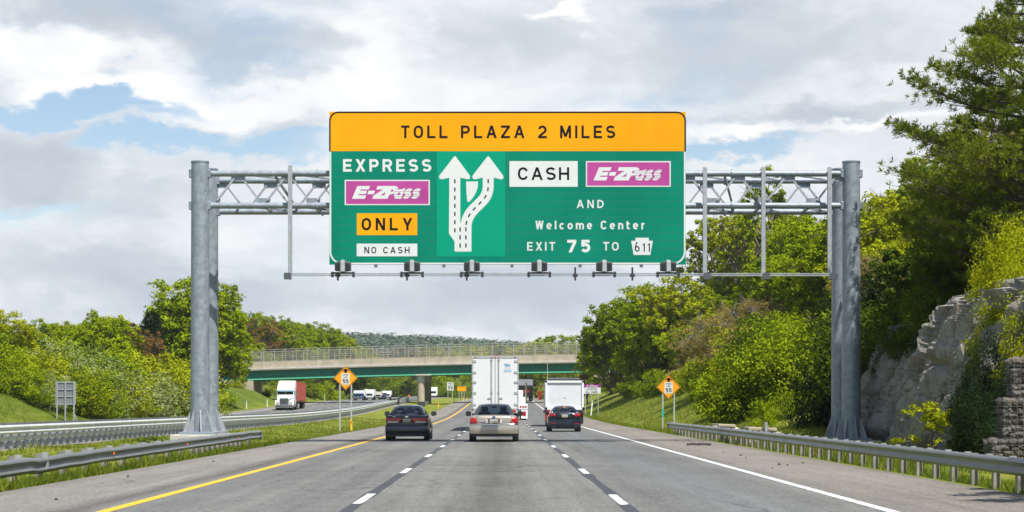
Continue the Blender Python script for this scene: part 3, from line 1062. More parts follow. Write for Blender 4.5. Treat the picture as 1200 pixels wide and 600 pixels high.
p = sub_panel('only_panel', 418.2, 489, 250, 275.5, M['sign_yellow'])
lettering('lettering', 'ONLY', M['sign_black'], SP(423.8, 0)[0], SP(483.4, 0)[0], SP(0, 270)[1], SP(0, 255.4)[1], -0.008, 0.19, 0.76, parent=p)
p = sub_panel('no_cash_panel', 418, 489, 285.5, 300.4, M['sign_white'])
lettering('lettering', 'NO CASH', M['sign_black'], SP(427, 0)[0], SP(480, 0)[0], SP(0, 297)[1], SP(0, 289.3)[1], -0.008, 0.16, 0.74, parent=p)
p = sub_panel('cash_panel', 597, 677, 188.8, 218.9, M['sign_white'])
lettering('lettering', 'CASH', M['sign_black'], SP(607, 0)[0], SP(667, 0)[0], SP(0, 211)[1], SP(0, 196)[1], -0.008, 0.17, 0.80, parent=p)


def logo(x0, x1, zb, zt, y, parent, stripes):
    """slanted bold lettering, its second half broken by thin stripes"""
    h = zt - zb
    n = 'lettering'
    xm = x0 + (x1 - x0) * 0.53
    lettering(n, 'E-Z', M['sign_white'], x0, x0 + (x1 - x0) * 0.56, zb, zt, y, 0.27, 0.80, 0.42, parent, gap=0.03)
    lettering(n, 'P', M['sign_white'], x0 + (x1 - x0) * 0.44, x0 + (x1 - x0) * 0.68, zb, zt, y, 0.27, 0.72, 0.42, parent, gap=0, out=0.002)
    lettering(n, 'ass', M['sign_white'], x0 + (x1 - x0) * 0.575, x1 + 0.06, zb, zb + h * 1.12, y, 0.235, 0.80, 0.42, parent, gap=0.04, out=0.004)
    mb = MB()
    for k in range(4):
        z = zb + h * (0.16 + k * 0.20)
        xs0 = xm + 0.40 * (z - zb) - (0.16 if k < 3 else -0.10) * h
        mb.add([(xs0, y - 0.009, z), (x1 + 0.2, y - 0.009, z), (x1 + 0.2, y - 0.009, z + h * 0.02), (xs0 + 0.05, y - 0.009, z + h * 0.02)], [(0, 1, 2, 3)])
    mb.build('stripes', M['sign_purple'], parent, fix=False)


for (px0, px1, py0, py1, lx0, lx1, ly0, ly1) in ((404, 503.7, 210.8, 240.4, 412.5, 495, 218, 233), (686.6, 786, 188.8, 218.9, 695.5, 777.5, 196, 211.5)):
    fr = sub_panel('toll_logo_frame', px0, px1, py0, py1, M['sign_white'])
    (x0, z1), (x1, z0) = SP(px0 + 1.4, py0 + 1.4), SP(px1 - 1.4, py1 - 1.4)
    mb = MB()
    mb.box(x0, x1, -0.009, -0.0065, z0, z1)
    fld = mb.build('purple_field', M['sign_purple'], fr)
    logo(SP(lx0, 0)[0], SP(lx1, 0)[0], SP(0, ly1)[1], SP(0, ly0)[1], -0.010, fr, True)
lettering('lettering', 'AND', M['sign_white'], SP(675.8, 0)[0], SP(707.5, 0)[0], SP(0, 243.8)[1], SP(0, 234.2)[1], -0.003, 0.17, 0.78, parent=green)
for word, a0, a1 in (('Welcome', 627.5, 694), ('Center', 704, 755.5)):
    lettering('lettering', word, M['sign_white'], SP(a0, 0)[0], SP(a1, 0)[0], SP(0, 268.8)[1], SP(0, 258.6)[1], -0.003, 0.18, 0.68, parent=green)
lettering('lettering', 'EXIT', M['sign_white'], SP(617.8, 0)[0], SP(650.5, 0)[0], SP(0, 293.7)[1], SP(0, 283.6)[1], -0.003, 0.17, 0.74, parent=green)
lettering('lettering', '75', M['sign_white'], SP(664.7, 0)[0], SP(691.7, 0)[0], SP(0, 295.8)[1], SP(0, 281.0)[1], -0.003, 0.23, 0.80, parent=green)
lettering('lettering', 'TO', M['sign_white'], SP(706.7, 0)[0], SP(725, 0)[0], SP(0, 293.7)[1], SP(0, 283.6)[1], -0.003, 0.17, 0.78, parent=green)
ks = [(868, 322), (962, 322), (962, 343), (990, 343), (972, 443), (855, 443), (838, 343), (868, 343)]
mb = MB()
mb.prism([(SP(600 + a / 6, 225 + b / 6)[0], -0.006, SP(600 + a / 6, 225 + b / 6)[1]) for a, b in ks], (0, 0.004, 0))
kso = mb.build('route_shield', M['sign_white'], sg)
lettering('lettering', '611', M['sign_black'], SP(743.9, 0)[0], SP(761.7, 0)[0], SP(0, 295)[1], SP(0, 285.3)[1], -0.008, 0.14, 0.62, parent=kso)


# the split arrow
def AP(a, b):
    return SP(500 + a / 4.286, 170 + b / 4.286)


def apoly(mb, pts, y):
    mb.poly([(AP(a, b)[0], y, AP(a, b)[1]) for a, b in pts])


def head(cx, y):
    return [(cx - 80, 160), (cx - 77, 152), (cx - 6, 60), (cx, 55), (cx + 6, 60), (cx + 74, 152), (cx + 77, 162), (cx + 72, 171), (cx + 62, 172), (cx + 30, 164), (cx - 30, 164), (cx - 64, 172), (cx - 75, 170)]


mb = MB()
apoly(mb, head(142, 0), -0.0065)
apoly(mb, head(309, 0), -0.0065)
apoly(mb, [(114, 163), (169, 163), (169, 385), (172, 400), (172, 535), (140, 535), (140, 484), (112, 444)], -0.0070)
cl = []
for i in range(25):
    u = i / 24
    # centre of the curved shaft from the head down to the trunk
    if u < .2: cl.append((309, 163 + u / .2 * 45))
    else:
        v = (u - .2) / .8
        bx = (1 - v) ** 3 * 309 + 3 * (1 - v) ** 2 * v * 308 + 3 * (1 - v) * v * v * 205 + v ** 3 * 197
        by = (1 - v) ** 3 * 208 + 3 * (1 - v) ** 2 * v * 300 + 3 * (1 - v) * v * v * 305 + v ** 3 * 408
        cl.append((bx, by))
for quad in ribbon(cl, 55): apoly(mb, quad, -0.0075)
apoly(mb, [(170, 402), (225, 402), (225, 535), (170, 535)], -0.0080)
apoly(mb, [(198, 183), (258, 183), (256, 215), (247, 240), (232, 265), (216, 284), (209, 287), (204, 282), (200, 240)], -0.0075)
arr = mb.build('split_arrow', M['sign_white'], sg, fix=False)
mb = MB()
for y in range(172, 440, 41):
    mb_pts = [(138, y), (145, y), (145, y + 20), (138, y + 20)]
    apoly(mb, mb_pts, -0.0095)
for x in (168, 197):
    for y in (413, 453, 494):
        apoly(mb, [(x - 3.5, y), (x + 3.5, y), (x + 3.5, y + 21), (x - 3.5, y + 21)], -0.0095)
acc, last = 0.0, cl[0]
on = []
for i in range(len(cl) - 2):
    if i % 4 in (0, 1) or False:
        pass
ss = [0]
for i in range(1, len(cl)): ss.append(ss[-1] + math.hypot(cl[i][0] - cl[i - 1][0], cl[i][1] - cl[i - 1][1]))
def at_len(s_):
    for i in range(1, len(cl)):
        if ss[i] >= s_:
            u = (s_ - ss[i - 1]) / (ss[i] - ss[i - 1])
            return (cl[i - 1][0] + u * (cl[i][0] - cl[i - 1][0]), cl[i - 1][1] + u * (cl[i][1] - cl[i - 1][1]))
    return cl[-1]
s_ = 8
while s_ < ss[-1] - 20:
    for quad in ribbon([at_len(s_), at_len(s_ + 10), at_len(s_ + 20)], 7): apoly(mb, quad, -0.0095)
    s_ += 41
mb.build('lane_dashes', M['sign_black'], arr, fix=False)

# ------------------------------------------------------------------ guard rails
WPROF = [(0.0, -0.155), (-0.03, -0.15), (-0.075, -0.115), (-0.08, -0.085), (-0.03, -0.035), (-0.012, 0.0), (-0.03, 0.035), (-0.08, 0.085), (-0.075, 0.115), (-0.03, 0.15), (0.0, 0.155)]


def w_beam(path, face, zc, flip=1):
    """corrugated beam along path [(x, y)]; face: sideways sign of the ribbed side"""
    rows = []
    for (x, y, z) in path:
        rows.append([(x + face * -a * flip, y, z + zc + b) for a, b in WPROF] + [(x + face * (-a * flip - 0.006 * flip), y, z + zc + b) for a, b in reversed(WPROF)])
    mb = MB()
    mb.loft(rows, closed=True, caps=True)
    return mb


def h_post(mb, x, y, z0, z1, sgn, w=0.10, d=0.15):
    mb.box(x - d / 2, x - d / 2 + 0.012, y - w / 2, y + w / 2, z0, z1)
    mb.box(x + d / 2 - 0.012, x + d / 2, y - w / 2, y + w / 2, z0, z1)
    mb.box(x - d / 2 + 0.012, x + d / 2 - 0.012, y - 0.005, y + 0.005, z0, z1)


# right shoulder rail
gr = thing('guardrail', 'long grey steel guardrail on the shoulder below the rock face', 'guardrail', (9.0, 26, 0))
ry = [26 + i * 1.6 for i in range(46)] + [99.4]
def rx(y): return 9.02 - 0.10 * sst(70, 98, y)
base = lambda y: -0.10
mb = w_beam([(rx(y) - 9.0, y - 26, 0) for y in ry], -1, 0.37)
bm_ = mb.build('beam', M['rail'], gr, smooth=True)
bm_.modifiers.new('e', 'EDGE_SPLIT').split_angle = R(50)
mb = MB()
for y in [26 + i * 4.0 for i in range(19)]:
    mb.box(rx(y) - 9.0 - 0.012, rx(y) - 9.0 - 0.004, y - 26 - 0.02, y - 26 + 0.02, 0.36, 0.39)
mb.build('splice_bolts', M['dark'], bm_)
y = 26.5
np_ = 0
while y < 99:
    mb = MB()
    h_post(mb, rx(y) + 0.20 - 9.0, y - 26, -0.5, 0.50 + 0.02 * random.Random(int(y * 10)).random(), 1, 0.15, 0.13)
    po = mb.build('post', M['post'], gr)
    mb = MB()
    mb.box(rx(y) + 0.012 - 9.0, rx(y) + 0.13 - 9.0, y - 26 - 0.05, y - 26 + 0.05, 0.24, 0.545)
    mb.build('offset_block', M['rub'], po)
    y += 1.6 if y > 40 else 1.6
mb = MB()
mb.box(rx(99.4) - 9.0 - 0.09, rx(99.4) - 9.0 + 0.22, 99.4 - 26, 99.44 - 26, 0.2, 0.54)
mb.build('end_plate', M['rail'], gr)

# left shoulder rail, ends just past the left column
gl_ = thing('guardrail', 'grey steel guardrail along the yellow line shoulder, ending past the median gantry column', 'guardrail', (-9.0, 24, 0))
ly = [24 + i * 1.0 for i in range(45)]
rr = random.Random(3)
def lx(y): return 0.03 * noise.noise(Vector((y * 0.6, 1, 1))) - 0.12 * math.exp(-((y - 36.2) / 0.8) ** 2) + 0.30 * sst(66, 62, y) * 0
path = [(lx(y), y - 24, 0.02 * noise.noise(Vector((y * 0.5, 4, 1))) - 0.05 * math.exp(-((y - 36.2) / 0.9) ** 2) + 0.0024 * (y - 33)) for y in ly]
mb = w_beam(path, 1, 0.30)
o = mb.build('beam', M['rail'], gl_, smooth=True)
o.modifiers.new('e', 'EDGE_SPLIT').split_angle = R(50)
mb = MB()
for yy in (42.2, 52.0, 62.0):
    mb.box(0.075, 0.10, yy - 24 - 0.04, yy - 24 + 0.04, 0.33, 0.38)
mb.build('reflector', M['orange'], o)
mb = MB()
mb.box(-0.01, 0.10, 68.0 - 24, 68.04 - 24, 0.16, 0.5)
mb.build('end_plate', M['rail'], gl_)
y = 24.5
while y < 68:
    mb = MB()
    dn = y > 56
    h_post(mb, -0.20, y - 24, -0.75, 0.50, 1, 0.15, 0.13)
    po = mb.build('post', M['post'], gl_)
    mb = MB()
    mb.box(-0.132, -0.012, y - 24 - 0.06, y - 24 + 0.06, 0.2, 0.52)
    mb.build('offset_block', M['rub'], po)
    y += 1.0 if 54 < y < 64 else 2.0

# median rail: two beams back to back with a rub rail and closely spaced squat posts
med = thing('median_guardrail', 'long double sided guardrail along the gravel strip of the median with squat close posts', 'guardrail', (-17.0, 50, 0))
yy_ = [50 + i * 4 for i in range(60)]
for (xo, face, zc, nm, mt, hh) in ((0.62, 1, 0.64, 'beam', 'median_rail', 0), (-0.62, -1, 0.68, 'beam', 'median_rail', 0)):
    mb = w_beam([(xo, y - 50, prof(y)) for y in yy_], face, zc)
    mb.build(nm, M[mt], med, smooth=True).modifiers.new('e', 'EDGE_SPLIT').split_angle = R(50)
mb = MB()
mb.loft([[(0.60, y - 50, prof(y) + z) for z in (0.26, 0.42)] for y in yy_])
mb.loft([[(0.60, y - 50, prof(y) + 0.42), (0.50, y - 50, prof(y) + 0.42)] for y in yy_])
mb.build('rub_rail', M['median_rail'], med, fix=False)
mb = MB()
for (x, z0, z1) in ((0.66, 0.80, 0.83),):
    mb.loft([[(x - 0.04, y - 50, prof(y) + z1), (x + 0.03, y - 50, prof(y) + z0)] for y in yy_])
rest = MB()
y = 51.0
i = 0
while y < 284:
    mb2 = MB() if i < 98 else rest
    z = prof(y)
    mb2.box(0.36, 0.56, y - 50 - 0.23, y - 50 + 0.23, z - 0.1, z + 0.235)
    mb2.box(0.40, 0.56, y - 50 - 0.06, y - 50 + 0.06, z + 0.235, z + 0.74)
    mb2.box(-0.60, 0.40, y - 50 - 0.04, y - 50 + 0.04, z + 0.55, z + 0.70)
    if i < 98: mb2.build('post', M['galv_light'], med)
    y += 1.06
    i += 1
tag(rest.build('distant_posts', M['galv_light'], med), kind='stuff')
mb = MB()
y = 51.55
while y < 160:
    mb.box(0.603, 0.607, y - 50 - 0.012, y - 50 + 0.012, prof(y) + 0.26, prof(y) + 0.42)
    y += 1.06
mb.build('rub_rail_joints', M['darkgrey'], med)
mb = MB()
for y in (284, 285.2):
    mb.box(-0.9, 0.9, y - 50, y - 50 + 1.0, prof(y) - 0.1, prof(y) + 0.9)
mb.build('end_cushion', M['dark'], med)
# further piece of the median rail beyond the gap
med2 = thing('median_guardrail', 'short far piece of pale median guardrail beside the bridge pier', 'guardrail', (-17.0, 292, 0))
yy2 = [292 + i * 4 for i in range(22)]
for (xo, face, zc) in ((0.62, 1, 0.64), (0.62, 1, 0.30), (-0.62, -1, 0.68)):
    w_beam([(xo, y - 292, prof(y)) for y in yy2], face, zc).build('beam', M['galv_light'], med2, smooth=True)
for y in yy2[::1]:
    mb = MB()
    mb.box(0.40, 0.56, y - 292 - 0.1, y - 292 + 0.1, prof(y) - 0.1, prof(y) + 0.75)
    mb.build('post', M['post'], med2)
# crash cushion and stub rail in front of the pier
cu = thing('pier_guardrail', 'short low guardrail stub with dark end cushion at the foot of the bridge pier', 'guardrail', (-12.6, 282, prof(282) - 0.2))
w_beam([(0.2, i * 2.0, 0.1) for i in range(12)], 1, 0.55).build('beam', M['rail'], cu, smooth=True)
for i in range(0, 12, 2):
    mb = MB(); mb.box(-0.02, 0.14, i * 2.0 - 0.08, i * 2.0 + 0.08, -0.4, 0.75); mb.build('post', M['post'], cu)
mb = MB(); mb.box(-0.45, 0.6, -1.6, -0.1, -0.3, 0.75); mb.build('end_cushion', M['dark'], cu, bevel=0.08)
# ------------------------------------------------------------------ the overpass
BY = 305.0
br = thing('overpass_bridge', 'concrete overpass with green steel girder and tall fence crossing the road', 'bridge', (0, BY, 0))
def bdz(x): return 0.012 * (x - 14) - 0.00020 * (x - 14) ** 2
M['fence'] = mat('fence_steel', (0.36, 0.35, 0.31), 0.6, 0.1)
bx_ = [-60 + 2 * i for i in range(46)]


def bband(y0, y1, z0, z1):
    mb = MB()
    mb.loft([[(x, y0, z0 + bdz(x)), (x, y1, z0 + bdz(x)), (x, y1, z1 + bdz(x)), (x, y0, z1 + bdz(x))] for x in bx_], closed=True, caps=True)
    return mb


bband(-0.3, 11.3, 8.47, 8.83).build('deck', M['concrete'], br)
bband(-0.05, 0.20, 8.835, 9.86).build('parapet', M['concrete'], br)
bband(10.8, 11.05, 8.835, 9.86).build('parapet', M['concrete'], br)
bband(-0.34, -0.055, 8.62, 8.86).build('deck_edge', M['conc_pale'], br)
for y in (0.5, 3.8, 7.2, 10.4):
    gd_ = bband(y - 0.02, y + 0.02, 7.12, 8.465).build('girder', M['grn_girder'], br)
    bband(y - 0.24, y + 0.24, 6.92, 7.115).build('flange', M['grn_flange'], gd_)
mb = MB()
for x in range(-56, 28, 7):
    mb.box(x - 0.02, x + 0.02, 0.28, 0.478, 7.12 + bdz(x), 8.46 + bdz(x))
mb.build('stiffener', M['grn_girder'], br)
mb = MB()
for x in range(-58, 30, 9):
    mb.box(x - 0.015, x + 0.015, -0.058, -0.0505, 8.87 + bdz(x), 9.86 + bdz(x))
mb.build('parapet_joint', M['dark'], br)
for y in (0.08, 10.92):
    for i in range(48):
        x = -59.5 + i * 1.8
        mb = MB()
        z = bdz(x)
        mb.box(x - 0.04, x + 0.04, y - 0.04, y + 0.04, 9.86 + z, 11.88 + z)
        mb.build('fence_post', M['fence'], br)
    bband(y - 0.03, y + 0.03, 11.84, 11.91).build('fence_rail', M['fence'], br)
    bband(y - 0.03, y + 0.03, 10.78, 10.83).build('fence_rail', M['fence'], br)
    bband(y - 0.03, y + 0.03, 9.90, 9.95).build('fence_rail', M['fence'], br)


def meshwire():
    m = bpy.data.materials.new('chain_link')
    m.use_nodes = True
    nt = m.node_tree
    nt.nodes.clear()
    k = G(nt)
    t = k.n('ShaderNodeBsdfTransparent')
    d = k.n('ShaderNodeBsdfDiffuse')
    d.inputs[0].default_value = (0.27, 0.265, 0.23, 1)
    obj = k.n('ShaderNodeTexCoord').outputs['Object']
    sp = k.n('ShaderNodeSeparateXYZ')
    nt.links.new(obj, sp.inputs[0])
    a = k.math('FRACT', k.math('MULTIPLY', k.math('ADD', sp.outputs[0], sp.outputs[2]), 12.0))
    b = k.math('FRACT', k.math('MULTIPLY', k.math('SUBTRACT', sp.outputs[0], sp.outputs[2]), 12.0))
    f = k.math('MAXIMUM', k.math('LESS_THAN', a, 0.11), k.math('LESS_THAN', b, 0.11))
    mx = k.n('ShaderNodeMixShader')
    nt.links.new(f, mx.inputs[0])
    nt.links.new(t.outputs[0], mx.inputs[1])
    nt.links.new(d.outputs[0], mx.inputs[2])
    o = k.n('ShaderNodeOutputMaterial')
    nt.links.new(mx.outputs[0], o.inputs[0])
    return m


cl_m = meshwire()
for y in (0.13, 10.97):
    mb = MB()
    mb.loft([[(x, y, 9.86 + bdz(x)), (x, y, 11.9 + bdz(x))] for x in bx_])
    mb.build('chain_link', cl_m, br, fix=False)
for (x, y) in ((-13.7, 1.2), (-12.9, 9.4)):
    zb = prof(BY) - 0.5
    mb = MB()
    mb.tube([(x, y, zb), (x, y, 5.3)], 0.60, 24)
    pr = mb.build('pier', M['concrete'], br, smooth=True)
    pr.modifiers.new('e', 'EDGE_SPLIT').split_angle = R(40)
    mb = MB()
    mb.tube([(x, y, 5.3), (x, y, 6.59)], 0.66, 24)
    mb.build('pier_head', M['alu'], pr)
mb = MB()
mb.box(-14.6, -12.0, 0.0, 10.8, 6.60, 6.91 + bdz(-14.6))
mb.build('pier_cap', M['conc_pale'], br)
mb = MB()
mb.box(-46.5, -41.4, -0.6, 11.6, -1, 5.55)
mb.box(-52.0, -46.5, -0.6, -0.36, -1, 7.6)
mb.build('abutment', M['concrete'], br)
mb = MB()
mb.box(14.6, 18.0, -0.6, 11.6, -1, 7.1)
mb.box(18.0, 26.0, -0.6, 0.1, -1, 8.4)
mb.build('abutment', M['concrete'], br)


# ------------------------------------------------------------------ roadside signs
def small_text(txt, m, x0, x1, zb, zt, y, parent, t=0.17, w=0.7):
    return lettering('lettering', txt, m, x0, x1, zb, zt, y, t, w, parent=parent)


def diamond(px, pyc, X, base_py, label, teal):
    d = depth_at(px, X)
    zc = SZ(pyc, d)
    zb = gz(X, d) - 0.02
    t = thing('speed_warning_sign', label, 'road sign', (X, d, zb), 0, 'yellow diamond speed warning signs')
    c = zc - zb
    hd = 14.3 * d / F_PX
    mb = MB()
    mb.prism([(0, 0, c + hd), (hd, 0, c), (0, 0, c - hd), (-hd, 0, c)], (0, 0.012, 0))
    pn = mb.build('diamond_panel', M['sign_diamond'], t)
    mb = MB()
    q = ribbon([(0, c + hd * .93), (hd * .93, c), (0, c - hd * .93), (-hd * .93, c)], hd * 0.035, True)
    for quad in q: mb.add([(a, -0.004, b) for a, b in quad], [(0, 1, 2, 3)])
    mb.build('border', M['sign_black'], pn, fix=False)
    s_ = hd
    mb = MB()
    mb.poly([(a * s_, -0.006, c + b * s_) for a, b in ((0, .80), (.30, .56), (.10, .58), (.10, .42), (-.10, .42), (-.10, .58), (-.30, .56))])
    mb.build('arrow', M['sign_black'], pn, fix=False)
    mb = MB()
    mb.box(-.33 * s_, .33 * s_, -0.008, -0.001, c - .53 * s_, c + .38 * s_)
    pl = mb.build('speed_plate', M['sign_white'], pn)
    small_text('SPEED', M['sign_black'], -.24 * s_, .24 * s_, c + .19 * s_, c + .31 * s_, -0.010, pl, 0.2)
    small_text('LIMIT', M['sign_black'], -.20 * s_, .20 * s_, c + .0 * s_, c + .12 * s_, -0.010, pl, 0.2)
    small_text('55', M['sign_black'], -.25 * s_, .25 * s_, c - .44 * s_, c - .10 * s_, -0.010, pl, 0.2, 0.72)
    for dx in (-.47, .47):
        mb = MB()
        mb.box(dx * s_ - 0.045, dx * s_ + 0.045, 0.014, 0.074, -0.4, c + 0.15)
        po = mb.build('post', M['alu'], t)
        if teal and dx < 0:
            mb = MB()
            mb.box(dx * s_ - 0.06, dx * s_ + 0.06, -0.002, 0.012, c * 0.28, c * 0.46)
            mb.build('marker_tag', M['teal'], po)
    return t


diamond(405, 443, -10.2, 503, 'yellow diamond speed limit 55 sign on two posts in the grass median', False)
diamond(783.5, 453.5, 10.6, 505, 'yellow diamond speed limit 55 sign with a teal tag below the woods', True)

# back of a sign on the far left
X, d = -34.2, 144.0
zb = gz(X, d)
t = thing('road_sign', 'grey back of a road sign on three posts below the hedge', 'road sign', (X, d, zb - 0.05))
k = d / F_PX
w_, z1, z0 = 11.8 * k, SZ(446.5, d) - zb, SZ(473.5, d) - zb
mb = MB(); mb.box(-w_, w_, 0.0, 0.02, z0, z1); pn = mb.build('panel', mat('sign_back', (0.22, 0.24, 0.25), 0.5, 0.3, 0.1, 2), t)
mb = MB()
for q in (0.02, 0.36, 0.66, 0.97):
    z = z0 + (z1 - z0) * q
    mb.box(-w_, w_, -0.06, -0.002, z - 0.035, z + 0.035)
for x in (-w_ + 0.03, w_ - 0.03):
    mb.box(x - 0.03, x + 0.03, -0.055, -0.004, z0, z1)
mb.build('frame', M['galv_light'], pn)
for x in (-w_ * .82, 0, w_ * .86):
    mb = MB(); mb.box(x - 0.05, x + 0.05, -0.15, -0.063, -0.4, z1); mb.build('post', M['galv_light'], t)
mb = MB(); mb.bar((w_ * .86, -0.1, 0.75), (w_ * .86 + 0.35, -0.1, -0.1), 0.06, 0.06); mb.build('strut', M['galv_light'], t)

# purple and white toll tag sign on the right
d = 205.0
X = SX(694, d)
zb = gz(X, d)
t = thing('toll_tag_sign', 'white sign with a purple top band on three posts by the bridge end', 'road sign', (X, d, zb - 0.05), -0.12)
k = d / F_PX
z1, zm, z0 = SZ(450, d) - zb, SZ(453.6, d) - zb, SZ(460.8, d) - zb
mb = MB(); mb.box(-10 * k, 10 * k, 0, 0.02, z0, zm - 0.001); pn = mb.build('white_panel', M['sign_white'], t)
mb = MB(); mb.box(-10 * k, 10 * k, 0, 0.02, zm, z1); pp = mb.build('purple_panel', M['purple'], t)
lettering('lettering', 'E-ZPass', M['sign_white'], -6.8 * k, 7 * k, zm + 0.06, z1 - 0.05, -0.004, 0.24, 0.66, 0.4, pp)
small_text('ACCEPTED', M['sign_black'], -6 * k, 5.5 * k, (z0 + zm) / 2 + 0.06, zm - 0.10, -0.004, pn)
small_text('ALL LANES', M['sign_black'], -7.5 * k, 6.5 * k, z0 + 0.07, (z0 + zm) / 2 - 0.05, -0.004, pn)
for x in (-8 * k, -0.8 * k, 7 * k):
    mb = MB(); mb.box(x - 0.05, x + 0.05, 0.025, 0.12, -1.2, z1); mb.build('post', M['galv_light'], t)

# far signs beyond the bridge, on the median verge
def far_sign(px0, px1, py0, py1, d, m, label, lines, posts, nm='road_sign'):
    X = SX((px0 + px1) / 2, d)
    zb = gz(X, d) - 0.2
    t = thing(nm, label, 'road sign', (X, d, zb))
    k = d / F_PX
    w = (px1 - px0) / 2 * k
    z1, z0 = SZ(py0, d) - zb, SZ(py1, d) - zb
    mb = MB(); mb.box(-w, w, 0, 0.02, z0, z1); pn = mb.build('panel', m, t)
    n = len(lines)
    y = z1
    for s_, h0, h1 in lines:
        small_text(s_, M['sign_black'], -w * .72, w * .72, z0 + (z1 - z0) * h0, z0 + (z1 - z0) * h1, -0.004, pn, 0.2)
    for x in posts:
        mb = MB(); mb.box(x * w - 0.06, x * w + 0.06, 0.025, 0.13, -1.0, z1); mb.build('post', M['galv_light'], t)
    return t


far_sign(523.8, 531.5, 448, 457.6, 330, M['sign_white'], 'white speed limit sign on two posts in the median beyond the bridge pier', [('SPEED', .78, .92), ('LIMIT', .58, .72), ('55', .12, .50)], (-.7, .7))
far_sign(535.8, 546.2, 453, 458.3, 345, M['sign_yellow'], 'plain orange rectangular sign on three posts in the median beyond the white one', [], (-.6, 0, .6))
# orange work sign beside the opposite road
d = 350
X = SX(479.5, d); zb = gz(X, d)
t = thing('work_sign', 'tiny orange triangular work sign by the far median guardrail', 'road sign', (X, d, zb))
k = d / F_PX
zt = SZ(462.5, d) - zb
mb = MB(); mb.prism([(-1.6 * k, 0, zt - 2.2 * k), (1.6 * k, 0, zt - 2.2 * k), (0.5 * k, 0, zt), (-0.5 * k, 0, zt)], (0, 0.02, 0)); mb.build('panel', M['orange'], t)
mb = MB(); mb.box(-0.05, 0.05, 0.025, 0.1, -0.3, zt - 1 * k); mb.build('post', M['galv_light'], t)

# delineator posts
def delineator(px, py0, py1, d, m, label, group, lean=0.0, cat='marker post'):
    X = SX(px, d)
    zb = gz(X, d) - 0.06
    h = (py1 - py0) * d / F_PX + 0.06
    t = thing('marker_post', label, cat, (X, d, zb), 0, group)
    t.rotation_euler = (0, lean, 0)
    mb = MB()
    rows = [[(-0.06, 0.0, z), (0, 0.03, z), (0.06, 0.0, z), (0, 0.015, z)] for z in (-0.2, h * 0.5, h)]
    mb.loft(rows, closed=True, caps=True)
    st = mb.build('post', m, t)
    mb = MB(); mb.box(-0.045, 0.045, -0.014, -0.006, h - 0.22, h - 0.05); mb.build('reflector', M['clear_light'] if m is M['post_white'] else M['amber'], t)


delineator(412.5, 485, 500, depth_at(412.5, -9.2), M['post_yellow'], 'yellow marker post beside the median speed sign post, nearest of the yellow ones', 'yellow marker posts', -0.08)
delineator(514, 467.5, 475.5, 265, M['post_yellow'], 'yellow marker post on the median grass just past the bridge pier', 'yellow marker posts')
delineator(532.3, 462.5, 468.5, 312, M['post_yellow'], 'yellow marker post below the white speed limit sign in the median', 'yellow marker posts')
delineator(543, 460, 465.5, 340, M['post_yellow'], 'yellow marker post in front of the orange sign in the median', 'yellow marker posts')
delineator(547.3, 459.6, 464.5, 352, M['post_yellow'], 'far yellow marker post right beside the white trailer edge', 'yellow marker posts')
delineator(692.5, 467, 485, 205, M['post_white'], 'white marker post leaning over in front of the purple toll sign', 'white marker posts', 0.10)
for px, d, lab in ((289, 240, 'white marker post by the opposite road below the bridge abutment'), (313.3, 250, 'white marker post just ahead of the oncoming white semi truck'), (254, 200, 'white marker post behind the median gantry column'), (380.5, 300, 'white marker post on the verge of the opposite road under the bridge')):
    X = -33.6
    dd = depth_at(px, X)
    py1 = VPY - (gz(X, dd) - H_CAM) * F_PX / dd
    delineator(px, py1 - 1.15 * F_PX / dd, py1, dd, M['post_white'], lab, 'white marker posts')


# ------------------------------------------------------------------ vehicles
def curved_panel(x0, x1, z0, z1, yf, th=0.06, nx=12, xs0=None, xs1=None):
    """panel on a rounded rear end: y = yf(x, z). xs0/xs1: x limits at the top edge (for slanted ends)"""
    xs0 = x0 if xs0 is None else xs0
    xs1 = x1 if xs1 is None else xs1
    mb = MB()
    rows = []
    nz = 3
    for i in range(nx + 1):
        r = []
        for j in range(nz + 1):
            v = j / nz
            x = (x0 + (x1 - x0) * i / nx) * (1 - v) + (xs0 + (xs1 - xs0) * i / nx) * v
            z = z0 + (z1 - z0) * v
            r.append((x, yf(x, z), z))
        for j in range(nz, -1, -1):
            v = j / nz
            x = (x0 + (x1 - x0) * i / nx) * (1 - v) + (xs0 + (xs1 - xs0) * i / nx) * v
            z = z0 + (z1 - z0) * v
            r.append((x, yf(x, z) + th, z))
        rows.append(r)
    mb.loft(rows, closed=True, caps=True)
    return mb


def wheel(parent, x, y, r=0.32, w=0.20, rimf=0.62):
    s_ = 1 if x > 0 else -1
    mb = MB()
    prof_ = [(rimf * r, -w / 2), (r * .93, -w / 2), (r, -w / 2 + 0.03), (r, w / 2 - 0.03), (r * .93, w / 2), (rimf * r, w / 2)]
    n = 24
    rows = [[(x + b, y + a * math.cos(2 * math.pi * k / n), r + a * math.sin(2 * math.pi * k / n)) for a, b in prof_] for k in range(n)]
    rows.append(rows[0])
    mb.loft(rows, closed=True)
    tt = mb.build('wheel', M['rubber'], parent, smooth=True)
    mb = MB()
    mb.tube([(x - w * .42, y, r), (x + w * .42, y, r)], rimf * r * 1.02, 20)
    mb.build('rim', M['rim'], tt)


